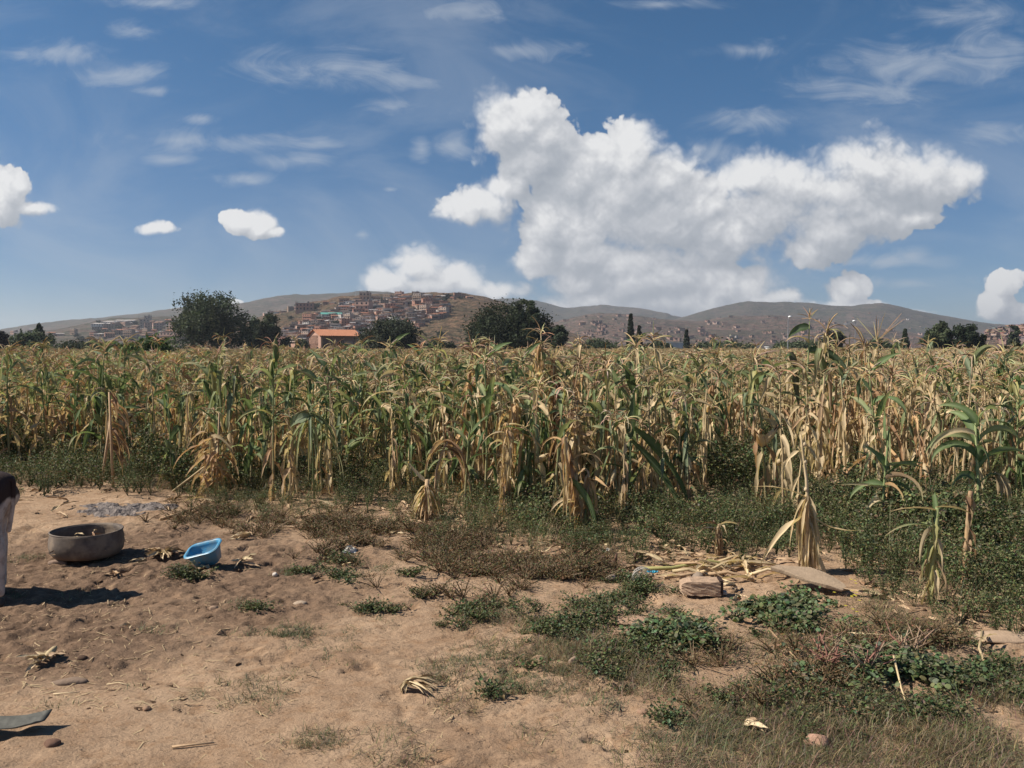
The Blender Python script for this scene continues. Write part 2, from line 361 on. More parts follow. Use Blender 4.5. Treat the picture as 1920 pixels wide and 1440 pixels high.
def hill(name, prof, D0, D1, mat, noise=1.0, seed=0, foot=0.0, pw=1.0):
    px = np.linspace(prof[0][0], prof[-1][0], 260); py = np.interp(px, [a for a, b in prof], [b for a, b in prof])
    k = np.ones(7) / 7; pys = np.convolve(np.pad(py, 3, mode='edge'), k, 'valid')
    T = np.linspace(0, 1.6, 90)
    PX, TT = np.meshgrid(px, T); PY = np.meshgrid(pys, T)[0]
    Yd = D0 + (D1 - D0) * TT
    crest = CAMH + D1 * (HZ - PY) / F
    Xd = (PX - 960) / F * Yd
    sh = np.where(TT <= 1, np.sin(np.clip(TT, 0, 1) * math.pi / 2) ** pw, np.cos((TT - 1) / .6 * math.pi / 2))
    gul = (fbm(Xd / (D1 * .05), Yd / (D1 * .09), 5, seed, .55) - .5)
    Zd = foot + (crest - foot) * sh + noise * D1 * .012 * gul * np.sin(np.clip(TT, 0, 1) * math.pi) 
    Zd += noise * D1 * .0006 * (fbm(PX / 14, TT * 3, 3, seed + 9) - .5) * 2
    Zd = np.maximum(Zd, -3) - 2.0 * (TT < .01)
    me = bpy.data.meshes.new(name); nx, ny = len(px), len(T)
    co = np.stack([Xd.ravel(), Yd.ravel(), Zd.ravel()], 1)
    ii = (np.arange(ny - 1)[:, None] * nx + np.arange(nx - 1)[None, :]).ravel()
    me.from_pydata(co.tolist(), [], np.stack([ii, ii + 1, ii + 1 + nx, ii + nx], 1).tolist())
    me.polygons.foreach_set('use_smooth', np.ones(len(me.polygons), bool)); me.materials.append(mat)
    o = bpy.data.objects.new(name, me); COL.objects.link(o); tag(o, kind='structure')
    HILLS[name] = (px, T, Xd, Yd, Zd)
    return o
def on_hill(name, px, py):
    ax, T, Xd, Yd, Zd = HILLS[name]; j = int(np.clip(np.searchsorted(ax, px), 0, len(ax) - 1))
    col_y = HZ - F * (Zd[:, j] - CAMH) / Yd[:, j]
    for i in range(1, len(T)):
        if col_y[i] <= py and T[i] <= 1.02:
            a = (col_y[i - 1] - py) / max(1e-6, col_y[i - 1] - col_y[i]); a = min(max(a, 0), 1)
            Yv = Yd[i - 1, j] * (1 - a) + Yd[i, j] * a; Zv = Zd[i - 1, j] * (1 - a) + Zd[i, j] * a
            return Vector(((px - 960) / F * Yv, Yv, Zv))
    return None
Hm_far = hillmat('hill_far', (.065, .056, .046), (.095, .073, .062), (.135, .10, .083), .6)
Hm_town = hillmat('hill_town', (.13, .085, .055), (.20, .125, .08), (.27, .17, .11), 2.2, (.07, .065, .04))
Hm_pink = hillmat('hill_lower', (.10, .068, .058), (.15, .098, .082), (.20, .13, .108), 1.0, (.06, .06, .045))
hill('hill_left_far', [(-700, 648), (-300, 632), (0, 620), (100, 607), (190, 598), (330, 583), (450, 572), (540, 559), (640, 553), (720, 552), (800, 555), (900, 562), (1000, 590), (1120, 640)], 1300, 2200, Hm_far, 1, 1)
hill('hill_middle_far', [(800, 600), (850, 575), (930, 562), (1005, 565), (1060, 579), (1090, 577), (1130, 573), (1200, 580), (1270, 594), (1330, 606), (1480, 640)], 2200, 3100, Hm_far, 1, 2)
hill('hill_right_far', [(1130, 640), (1220, 612), (1310, 590), (1400, 568), (1500, 570), (1590, 577), (1640, 573), (1700, 580), (1790, 598), (1870, 611), (1960, 617), (2300, 640), (2700, 649)], 1700, 2600, Hm_far, 1, 3)
hill('hill_lower_right', [(960, 645), (1040, 606), (1100, 592), (1160, 590), (1230, 600), (1300, 606), (1360, 600), (1450, 597), (1560, 606), (1660, 618), (1760, 634), (1900, 646)], 900, 1700, Hm_pink, 1, 4)
hill('hill_left_low', [(-600, 647), (-200, 636), (0, 627), (100, 620), (200, 605), (300, 600), (400, 598), (470, 606), (560, 642)], 600, 1250, Hm_far, 1, 5)
hill('town_hill', [(340, 648), (430, 622), (500, 596), (560, 580), (620, 570), (700, 560), (780, 555), (870, 556), (905, 561), (960, 578), (1010, 600), (1060, 622), (1130, 646)], 420, 1000, Hm_town, 1, 6)
hill('hill_right_near', [(1780, 649), (1830, 634), (1880, 618), (1930, 608), (2050, 600), (2300, 620), (2500, 648)], 500, 900, Hm_pink, .6, 7)

# ------------------------------------------------------------------ hillside houses
rng = random.Random(4)
WALLS = {'brick': (.36, .195, .145), 'plaster': (.44, .34, .275), 'white': (.58, .54, .50), 'adobe': (.32, .23, .175), 'pink': (.43, .28, .225), 'grey': (.30, .27, .255)}
ROOFS = {'metal': (.33, .31, .31), 'tile': (.36, .16, .10), 'dark': (.12, .10, .10), 'pale': (.42, .38, .35), 'rust': (.25, .15, .11)}
def house_proto(wall, roof, L, W, H, floors, style):
    b = MB(); wc = WALLS[wall]
    b.box((0, 0, H / 2 - 1.2), (L, W, H + 2.4), wc)
    for fl in range(floors):
        nw = max(2, int(L / 2.6))
        for i in range(nw):
            xx = -L / 2 + (i + .5) * L / nw
            b.box((xx, -W / 2 - .02, 1.5 + fl * 2.8), (1.1 if not (fl == 0 and i == nw // 2) else 1.0, .1, 1.2 if not (fl == 0 and i == nw // 2) else 2.2), (.03, .03, .035))
            if i % 2 == 0: b.box((-L / 2 - .02, -W / 4 + i * .9, 1.5 + fl * 2.8), (.1, 1.0, 1.1), (.03, .03, .035))
        if fl: b.box((0, -W / 2 - .35, fl * 2.8), (L * .96, .7, .18), tuple(k * .9 for k in wc))
    r = MB(); rc = ROOFS[roof]
    if style == 'gable':
        hh = 1.3; o = .5
        for sgn in (-1, 1):
            r.add([(-L / 2 - o, sgn * (W / 2 + o), H - .05), (L / 2 + o, sgn * (W / 2 + o), H - .05), (L / 2 + o, 0, H + hh), (-L / 2 - o, 0, H + hh),
                   (-L / 2 - o, sgn * (W / 2 + o), H + .1), (L / 2 + o, sgn * (W / 2 + o), H + .1), (L / 2 + o, 0, H + hh + .15), (-L / 2 - o, 0, H + hh + .15)],
                  [(0,1,2,3), (4,5,6,7), (0,1,5,4), (0,3,7,4), (1,2,6,5)], rc)
        for sx in (-1, 1): b.add([(sx * L / 2, -W / 2, H), (sx * L / 2, W / 2, H), (sx * L / 2, 0, H + hh)], [(0, 1, 2)], wc)
    elif style == 'shed':
        M_ = Matrix.Rotation(math.atan(.12), 4, 'X'); r.box((0, 0, H + .35), (L + .8, W + .9, .16), rc, M=M_)
        b.box((0, W / 2 - .15, H + .3), (L, .28, .7), wc)
    else:
        r.box((0, 0, H + .1), (L + .3, W + .3, .22), rc); 
        for sx in (-1, 1):
            for sy in (-1, 1): b.box((sx * (L / 2 - .3), sy * (W / 2 - .3), H + .8), (.3, .3, 1.3), wc)
        b.box((L * .2, 0, H + .9), (1.2, 1.2, 1.4), (.12, .12, .13))
    return b, r
protos = []
for i in range(24):
    wall = rng.choice(['brick', 'brick', 'brick', 'brick', 'adobe', 'pink', 'plaster', 'pink', 'white', 'adobe']); roof = rng.choice(['metal', 'metal', 'rust', 'tile', 'dark', 'pale'])
    fl = rng.choice([1, 1, 1, 2, 2, 3]); st = rng.choice(['gable', 'shed', 'shed', 'flat', 'flat']) if fl < 3 else 'flat'
    b, r = house_proto(wall, roof, rng.uniform(6.5, 12), rng.uniform(6, 8.5), fl * 2.8, fl, st)
    o = b.obj('hillside_house', M_build, link=False); rf = r.obj('roof', M_build, link=False); protos.append((o, rf, wall, roof, fl))
def clone_house(pr, loc, rz, s, label, group, cat='house'):
    o = pr[0].copy(); COL.objects.link(o); o.location = loc; o.rotation_euler = (0, 0, rz); o.scale = (s, s, s); tag(o, label, cat, group)
    r = pr[1].copy(); COL.objects.link(r); r.parent = o; return o
WN = {'brick': 'brick', 'plaster': 'tan plastered', 'adobe': 'brown adobe', 'pink': 'pinkish', 'white': 'whitewashed', 'grey': 'grey block'}
placed = []
def try_place(hname, px, py, mind, s, lab, grp_):
    for (a, b_) in placed:
        if abs(a - px) < mind and abs(b_ - py) < mind * .42: return False
    pnt = on_hill(hname, px, py)
    if pnt is None: return False
    placed.append((px, py)); pr = rng.choice(protos)
    clone_house(pr, pnt, rng.uniform(-.6, .6), s * min(1.15, pnt.y / 850), lab.format(WN[pr[2]]), grp_); return True
# dense town: polygon in photo pixels
def inside(poly, x, y):
    c = False; j = len(poly) - 1
    for i in range(len(poly)):
        xi, yi = poly[i]; xj, yj = poly[j]
        if (yi > y) != (yj > y) and x < (xj - xi) * (y - yi) / (yj - yi) + xi: c = not c
        j = i
    return c
TOWN = [(520, 645), (540, 618), (575, 606), (600, 592), (640, 582), (640, 570), (700, 562), (800, 557), (838, 574), (836, 594), (800, 606), (780, 618), (760, 630), (660, 640)]
cnt = 0; tries = 0
while cnt < 215 and tries < 9000:
    tries += 1; px = rng.uniform(520, 840); py = rng.uniform(556, 645)
    if inside(TOWN, px, py) and try_place('town_hill', px, py, 7.2, rng.uniform(.62, .95), 'small {} house crowded into the dense town on the brown hill', 'houses of the dense hillside town'): cnt += 1
for (px, py) in [(556,580),(566,577),(575,577),(584,575),(592,574),(600,573),(612,571),(625,570),(500,590),(510,589),(520,587),(534,585),(546,583)]:
    try_place('town_hill', px, py, 4, .5, 'small {} house in the sparse line along the upper slope left of the town', 'houses along the upper slope')
for (px, py) in [(812,558),(822,558),(832,559),(845,558),(858,559),(868,558),(880,560),(850,562),(790,557),(780,557)]:
    try_place('town_hill', px, py, 4, .6, 'low {} building on the crest right of the town', 'buildings on the town hill crest')
tries = cnt = 0
while cnt < 45 and tries < 4000:
    tries += 1; px = rng.gauss(268, 42); py = 606 + abs(px - 300) * .02 + rng.uniform(0, 26)
    if 175 < px < 335 and try_place('hill_left_low', px, py, 9, rng.uniform(.6, .95), 'small {} house in the loose settlement left of the tallest tree', 'houses left of the tallest tree'): cnt += 1
for (px, py) in [(28,626),(34,628),(60,624),(98,630),(103,628),(114,629),(140,627),(152,650),(165,648)]:
    try_place('hill_left_low', px, py, 4, .6, 'lone {} house on the far left slope', 'scattered houses on the far left slope')
# stand-out buildings
def big(px, py, hname, wall, roof, L, W, fl, style, rz, label, teal=None):
    pnt = on_hill(hname, px, py); b, r = house_proto(wall, roof, L, W, fl * 2.8, fl, style)
    if teal: r.c = [teal] * len(r.c)
    o = b.obj('hillside_building', M_build, loc=pnt, rz=rz); tag(o, label, 'building'); r.obj('roof', M_build, parent=o)
big(622, 598, 'town_hill', 'white', 'metal', 13, 8, 1, 'gable', .25, 'white hall under a bright teal green metal roof in the hillside town', (.10, .31, .27))
big(683, 589, 'town_hill', 'pink', 'dark', 10, 8, 3, 'flat', -.2, 'tall pink building standing above its neighbours in the middle of the town')
big(573, 583, 'town_hill', 'brick', 'dark', 13, 8, 2, 'flat', .1, 'wide brick building with long window row on the slope above the teal roof')
big(686, 570, 'town_hill', 'adobe', 'dark', 8, 8, 3, 'flat', 0, 'dark tower-like brick building near the top of the town')
big(322, 644, 'hill_left_low', 'pink', 'tile', 22, 12, 3, 'flat', -.2, 'large pinkish brick building low on the slope beside the tallest tree')
big(279, 602, 'hill_left_low', 'plaster', 'pale', 7, 7, 2, 'flat', .2, 'pale two storey block on top of the loose settlement left of the tallest tree')
for k, (px, py, sx) in enumerate([(218, 608, 26), (196, 612, 22), (236, 606, 20)]):
    big(px, py, 'hill_left_low', 'white', 'pale', sx, 12, 1, 'shed', .1 * k - .1, ['longest white shed with pale roof at the left end of the settlement', 'low white shed farthest left of the settlement', 'short white shed nearest the settlement houses'][k])
# very distant speckle of houses: one object
sb = MB()
for i in range(300):
    hn = 'hill_lower_right' if i % 3 else 'hill_right_far'
    px = rng.uniform(1050, 1760) if i % 8 else rng.uniform(1000, 1300); py = rng.uniform(588, 642)
    if i < 60: hn = 'hill_right_near'; px = rng.uniform(1840, 1930); py = rng.uniform(612, 645)
    p_ = on_hill(hn, px, py)
    if p_ is None: continue
    s_ = rng.uniform(3.2, 6.5) if hn != 'hill_right_near' else 4.5
    wc = rng.choice([(.30, .19, .15), (.26, .17, .14), (.36, .26, .22), (.42, .38, .35) if rng.random() < .15 else (.22, .15, .12)])
    sb.box((p_.x, p_.y, p_.z + s_ * .25), (s_ * 1.3, s_, s_ * .6), wc, rng.uniform(0, 3))
    sb.box((p_.x, p_.y, p_.z + s_ * .59), (s_ * 1.45, s_ * 1.15, .3), tuple(k * rng.uniform(.6, 1.3) for k in wc), 0)
for i in range(700):
    px = rng.uniform(520, 840); py = rng.uniform(556, 645)
    if not inside(TOWN, px, py): continue
    p_ = on_hill('town_hill', px, py)
    if p_ is None: continue
    s_ = rng.uniform(5, 8.5) * p_.y / 900; wc = rng.choice([(.36, .20, .15), (.40, .26, .20), (.30, .20, .15), (.44, .34, .28), (.50, .46, .42)]); rz_ = rng.uniform(-.5, .5)
    sb.box((p_.x, p_.y, p_.z + s_ * .1), (s_ * 1.3, s_, s_ * .9), wc, rz_)
    sb.box((p_.x, p_.y - .2, p_.z + s_ * .57), (s_ * 1.4, s_ * 1.2, .25), rng.choice([(.33, .31, .31), (.42, .38, .35), (.14, .12, .12), (.34, .18, .12)]), rz_)
    sb.box((p_.x, p_.y - s_ * .52, p_.z + s_ * .25), (s_ * .9, .3, s_ * .22), (.05, .045, .05), rz_)
o = sb.obj('distant_town', M_build); tag(o, 'speckle of small brown and pale houses filling the far hills and the gaps of the town', 'distant town', kind='stuff')

# ------------------------------------------------------------------ trees
def tree(name, px, base, Y, wpx, top, label, col=(.035, .05, .028), shape='round', seed=0, group=None, nclump=None, cat='tree', leaf=None, trunkvis=.15):
    r = random.Random(seed + 100); x0 = (px - 960) / F * Y; s = Y / F
    z0 = 0.0; ztop = CAMH + (HZ - top) * s; Hh = ztop - z0; Wd = wpx * s
    o = empty(name, (x0, Y, z0), label, cat, group)
    t = MB(); c = MB(); ls = leaf or max(.16, s * 2.9)
    clumps = []
    if shape == 'cone':
        nl = nclump or 70
        for i in range(nl):
            f = i / nl; z = Hh * (.08 + .92 * f); rad = Wd / 2 * (1 - f) ** .8 * r.uniform(.5, 1.05); a = r.uniform(0, 6.28)
            clumps.append((Vector((rad * .6 * math.cos(a), rad * .6 * math.sin(a), z)), Wd * .16 * (1 - f) + Hh * .02))
    else:
        nl = nclump or 70; nsub = 5 if shape == 'round' else 8
        subs = []
        for i in range(nsub):
            a = r.uniform(0, 6.28); q_ = r.uniform(.15, .62); zz = r.uniform(.28, .78) if shape != 'bush' else r.uniform(.3, .62)
            subs.append((Vector((q_ * Wd / 2 * math.cos(a), q_ * Wd / 2 * math.sin(a), Hh * zz)), r.uniform(.24, .38) * Wd, r.uniform(.2, .3) * Hh))
        subs.append((Vector((r.uniform(-.1, .1) * Wd, 0, Hh * .72)), .27 * Wd, .27 * Hh))
        subs.append((Vector((-Wd * .26, 0, Hh * .36)), .24 * Wd, .34 * Hh)); subs.append((Vector((Wd * .26, 0, Hh * .36)), .24 * Wd, .34 * Hh)); subs.append((Vector((0, -Wd * .1, Hh * .3)), .3 * Wd, .3 * Hh))
        for i in range(nl):
            sb_ = subs[i % len(subs)]
            th = r.uniform(0, 6.28); ph = math.acos(r.uniform(-.8, 1)); rr = r.uniform(.55, 1.0)
            p_ = sb_[0] + Vector((sb_[1] * rr * math.sin(ph) * math.cos(th), sb_[1] * rr * math.sin(ph) * math.sin(th), sb_[2] * rr * math.cos(ph)))
            p_.z = min(max(p_.z, Hh * .05), Hh * .97); p_.x = max(min(p_.x, Wd * .5), -Wd * .5)
            clumps.append((p_, Wd * r.uniform(.07, .105)))
    per = max(60, int((9000 + 45 * len(clumps)) / len(clumps)))
    for (p_, rad) in clumps:
        tone = r.uniform(.6, 1.5); cc = (col[0] * tone * r.uniform(.9, 1.1), col[1] * tone, col[2] * tone)
        for j in range(per):
            d = Vector((r.gauss(0, .5), r.gauss(0, .5), r.gauss(0, .5))) * rad
            d.z -= abs(r.gauss(0, .3)) * rad * (.9 if shape == 'weep' else .3)
            q_ = p_ + d; u = Vector((r.gauss(0, 1), r.gauss(0, 1), r.gauss(0, 1) * .7)).normalized(); v_ = u.cross(Vector((r.gauss(0, 1), r.gauss(0, 1), r.gauss(0, 1)))).normalized()
            a_ = ls * r.uniform(.5, 1.1); b_ = a_ * r.uniform(.35, .7); tt = r.uniform(.8, 1.2)
            c.add([q_ - u * a_, q_ + v_ * b_, q_ + u * a_, q_ - v_ * b_], [(0, 1, 2, 3)], tuple(k * tt for k in cc))
    tr = max(.12, Wd * .035)
    t.tube([(0, 0, -.3), (tr * .4, 0, Hh * .2), (0, tr, Hh * .45), (tr, 0, Hh * .8)], [tr * 1.3, tr, tr * .7, tr * .2], 8)
    for i in range(7 if shape != 'cone' else 0):
        p_ = clumps[(i * 9) % len(clumps)][0]; t.tube([(0, 0, Hh * (.15 + .05 * i)), (p_.x * .5, p_.y * .5, (Hh * .2 + p_.z) * .5), p_], [tr * .5, tr * .3, tr * .08], 5)
    t.obj('trunk', M_bark, parent=o, smooth=True); c.obj('crown', M_tree, parent=o)
    return o
DK = (.062, .078, .046); MG = (.075, .095, .052)
tree('broadleaf_tree', 400, 660, 170, 152, 546, 'tallest dark leafy tree standing behind the left part of the field', DK, 'weep', 1, nclump=270)
tree('broadleaf_tree', 500, 660, 185, 80, 590, 'lower dark tree joined to the right side of the tallest tree', DK, 'weep', 2)
tree('broadleaf_tree', 727, 660, 165, 122, 593, 'round grey green tree right beside the orange roofed house', (.045, .055, .036), 'round', 3, nclump=170)
tree('broadleaf_tree', 945, 660, 150, 158, 566, 'broad dark tree with wide spreading crown behind the middle of the field', (.038, .050, .028), 'weep', 4, nclump=260)
tree('broadleaf_tree', 990, 660, 146, 66, 560, 'smaller crown pushing up at the right top of the broad dark tree', DK, 'weep', 14, nclump=80)
tree('broadleaf_tree', 1035, 660, 170, 60, 612, 'low dark tree at the right foot of the broad tree', DK, 'round', 5)
tree('bush', 270, 672, 62, 122, 634, 'fresh green rounded bush at the left edge of the field', (.06, .095, .035), 'bush', 6, nclump=120, cat='bush')
tree('broadleaf_tree', 60, 665, 150, 100, 628, 'spreading dark tree low at the far left', MG, 'weep', 7)
tree('conifer_tree', 75, 665, 155, 46, 608, 'pointed dark tree rising over the spreading tree at the far left', DK, 'cone', 8, nclump=170)
tree('hedge', 155, 665, 150, 110, 643, 'low dark hedge between the far left trees and the green bush', DK, 'bush', 9, cat='hedge')
tree('broadleaf_tree', -8, 665, 140, 44, 622, 'nearly black tree cut off by the left edge', (.02, .024, .02), 'round', 10)
tree('cypress_tree', 1182, 655, 210, 17, 590, 'tallest slim dark cypress in front of the far hills', (.045, .056, .038), 'cone', 11, nclump=120)
tree('cypress_tree', 1198, 655, 215, 15, 612, 'short cypress right next to the tallest cypress', (.045, .056, .038), 'cone', 12)
tree('cypress_tree', 1287, 655, 230, 14, 619, 'small lone cypress left of the far white roofs', (.045, .056, .038), 'cone', 13)
tree('broadleaf_tree', 1556, 655, 170, 46, 622, 'rounded dark tree between the two street lamps', DK, 'round', 15)
tree('conifer_tree', 1696, 655, 190, 22, 618, 'small pointed tree left of the two round crowns on the right', DK, 'cone', 16)
tree('broadleaf_tree', 1758, 655, 160, 62, 604, 'left one of two round leafy crowns at the right', MG, 'round', 17, nclump=90)
tree('broadleaf_tree', 1815, 655, 158, 60, 606, 'right one of two round leafy crowns at the right', (.04, .056, .032), 'round', 18, nclump=90)
tree('broadleaf_tree', 1900, 640, 260, 20, 608, 'small dark tree on the reddish slope at the right edge', DK, 'round', 19)
tree('bush', 1915, 690, 60, 70, 640, 'dim bush at the right edge of the field', (.06, .06, .035), 'bush', 20, cat='bush')
tree('bush', 820, 660, 190, 60, 642, 'low bush in front of the bare slope left of the broad tree', (.05, .065, .035), 'bush', 21, cat='bush')
tree('bush', 1500, 655, 230, 90, 643, 'low dark bush line left of the rounded dark tree', MG, 'bush', 22, cat='bush')
tree('bush', 1640, 655, 200, 80, 638, 'scrubby bush between the rounded dark tree and the pointed tree', MG, 'bush', 23, cat='bush')
tree('bush', 1120, 655, 210, 90, 640, 'low dark scrub left of the tallest cypress', MG, 'bush', 24, cat='bush')
tree('bush', 1230, 655, 215, 60, 643, 'low scrub right of the short cypress', MG, 'bush', 25, cat='bush')
tree('bush', 1360, 655, 240, 110, 645, 'thin scrub line in front of the pinkish slope', MG, 'bush', 26, cat='bush')
tree('bush', 566, 660, 215, 26, 636, 'small bush at the left corner of the orange roofed house', MG, 'bush', 27, cat='bush')
# small trees between the hillside houses
tp = MB(); rt = random.Random(3)
for j in range(240):
    d = Vector((rt.gauss(0, 1), rt.gauss(0, 1), rt.gauss(0, .7))) * 1.15; u = Vector((rt.gauss(0, 1), rt.gauss(0, 1), rt.gauss(0, 1))).normalized(); v_ = u.orthogonal()
    q_ = d + Vector((0, 0, 2.4)); tp.add([q_ - u * .7, q_ + v_ * .5, q_ + u * .7, q_ - v_ * .5], [(0, 1, 2, 3)], tuple(k * rt.uniform(.7, 1.3) for k in (.035, .045, .03)))
tsrc = tp.obj('small_tree', M_tree, link=False)
spots = [(rng.uniform(530, 835), rng.uniform(560, 640), 'town_hill') for _ in range(40)] + [(rng.uniform(180, 330), rng.uniform(606, 640), 'hill_left_low') for _ in range(40)] + [(rng.uniform(800, 900), rng.uniform(556, 562), 'town_hill') for _ in range(8)] + [(rng.uniform(0, 180), rng.uniform(628, 648), 'hill_left_low') for _ in range(14)]
for (px, py, hn) in spots:
    p_ = on_hill(hn, px, py)
    if p_ is None: continue
    o = tsrc.copy(); COL.objects.link(o); o.location = p_; s_ = rng.uniform(.45, 1.0); o.scale = (s_ * 1.3, s_, s_ * .8); o.rotation_euler = (0, 0, rng.uniform(0, 6))
    if hn == 'town_hill': tag(o, 'tiny dark tree among the houses of the brown hill', 'tree', 'small trees on the town hill')
    else: tag(o, 'tiny dark tree on the slope left of the tallest tree', 'tree', 'small trees on the left slope')

# ------------------------------------------------------------------ orange roofed house
hx, hy = (602 - 960) / F * 215, 215.0
hs = empty('farm_house', (hx, hy, 0), 'pink walled house with a bright orange tiled gable roof behind the field', 'house', rz=R(34))
L_, W_, He, Hr = 10.6, 8.2, 4.5, 5.9
b = MB(); wc = (.43, .27, .21)
b.box((L_ / 2, W_ / 2 + .9, He / 2), (L_, W_ - 1.8, He), wc)                       # main body, front set back under the porch
b.box((.15, W_ / 2, He / 2), (.3, W_, He), wc)
b.add([(0, 0, He), (0, W_, He), (0, W_ / 2, Hr), (.3, 0, He), (.3, W_, He), (.3, W_ / 2, Hr)], [(0, 2, 1), (3, 4, 5), (0, 1, 4, 3), (0, 3, 5, 2), (1, 2, 5, 4)], wc)
b.add([(L_, 0, He), (L_, W_, He), (L_, W_ / 2, Hr)], [(0, 1, 2)], wc)
b.box((3.2, .25, 1.6), (2.2, .3, 3.2), (.40, .25, .19)); b.box((7.4, .25, 1.5), (2.6, .3, 3.0), (.50, .34, .27))
b.obj('wall', M_build, parent=hs)
r_ = MB()
for (ya_, yb_) in ((-.5, W_ / 2), (W_ + .5, W_ / 2)):
    za = He - .22; n_ = 24
    for i in range(n_):
        xa, xb = -.5 + (L_ + 1) * i / n_, -.5 + (L_ + 1) * (i + 1) / n_; xm = (xa + xb) / 2
        r_.add([(xa, ya_, za + .1), (xm, ya_, za + .2), (xb, ya_, za + .1), (xa, yb_, Hr + .15), (xm, yb_, Hr + .25), (xb, yb_, Hr + .15)], [(0, 1, 4, 3), (1, 2, 5, 4)], (.43, .20, .12))
    r_.add([(-.5, ya_, za), (L_ + .5, ya_, za), (L_ + .5, yb_, Hr), (-.5, yb_, Hr)], [(0, 1, 2, 3)], (.35, .15, .08))
    r_.add([(-.5, ya_, za), (L_ + .5, ya_, za), (L_ + .5, ya_, za + .12), (-.5, ya_, za + .12)], [(0, 1, 2, 3)], (.5, .17, .07))
r_.obj('roof', M_build, parent=hs)
for xx, zz, ww, hh_ in ((1.2, 1.2, 1.0, 2.2), (5.4, 2.2, 1.6, 1.5), (8.3, 2.4, .9, 1.1)):
    k = MB(); k.box((xx, 1.77, zz), (ww, .06, hh_), (.03, .03, .03)); wo_ = k.obj('window' if zz > 1.5 else 'door', M_build, parent=hs)
k = MB(); k.box((-.03, 2.2, 1.2), (.06, .9, 1.0), (.03, .03, .03)); k.obj('window', M_build, parent=hs)
pp = MB()
for xx in (.3, 2.9, 6.0, 9.0): pp.box((xx, -.15, He / 2 - .12), (.2, .2, He - .25), (.2, .14, .1))
pp.obj('porch_post', M_build, parent=hs)
a1 = MB(); a1.box((0, 0, 1.2), (4, 3, 2.4), (.42, .26, .2)); an = a1.obj('shed', M_build, loc=(hx - 5.6, hy + 2, 0), rz=R(34)); tag(an, 'low shed with slanting pale roof left of the orange roofed house', 'shed')
a2 = MB(); a2.box((0, 0, 2.55), (4.6, 3.5, .12), (.6, .5, .45), M=Matrix.Rotation(.18, 4, 'Y')); a2.obj('roof', M_build, parent=an)

# street lamps, white buildings, mast
m, q, out = newmat('metal_grey'); principled(q, out, (.35, .35, .36), .5, spec=.5, metallic=.6); M_metal = m
m, q, out = newmat('lamp_glass'); principled(q, out, (.85, .86, .88), .15, spec=.8); M_white = m
for (px, top, Y, dx, lab) in ((1478, 594, 150, .7, 'tall street lamp with a bright white head, the taller left one'), (1604, 602, 165, -.7, 'street lamp with a white head, the lower right one')):
    p_ = AT(px, top, Y); o = empty('street_lamp', (p_.x, Y, 0), lab, 'street lamp')
    k = MB(); k.tube([(0, 0, 0), (0, 0, p_.z - .3), (dx * .4, 0, p_.z)], [.1, .06, .04], 8); k.obj('pole', M_metal, parent=o)
    k = MB(); k.lathe([(0, .2), (.22, .14), (.34, 0), (.2, -.14), (0, -.18)], 12, c=(dx * .4, 0, p_.z)); k.obj('lamp_head', M_white, parent=o, smooth=True)
for (px, py, Y, L0, H0, cc, lab) in ((1262, 646, 330, 9, 3.2, (.5, .5, .52), 'long pale low building beside the lone cypress'), (1450, 650, 260, 3.6, 1.5, (.65, .65, .66), 'small white shed below the left street lamp'), (1466, 650, 262, 2.6, 1.4, (.25, .36, .5), 'small bluish shed below the left street lamp')):
    k = MB(); p_ = AT(px, py, Y); k.box((0, 0, H0 / 2), (L0, 4, H0), cc); o = k.obj('low_building', M_build, loc=(p_.x, Y, 0)); tag(o, lab, 'building')
    k = MB(); k.box((0, 0, H0 + .08), (L0 + .6, 4.6, .16), (.6, .6, .6)); k.obj('roof', M_build, parent=o)
p_ = on_hill('hill_left_far', 668, 556)
k = MB(); k.tube([(0, 0, -2), (0, 0, 15)], [.5, .25], 5, (.2, .2, .2)); k.tube([(-2, 0, 11), (2, 0, 11)], [.25, .25], 4, (.2, .2, .2)); o = k.obj('radio_mast', M_metal, loc=p_ or (0, 2000, 100)); tag(o, 'thin mast standing on the left ridge above the town', 'mast')

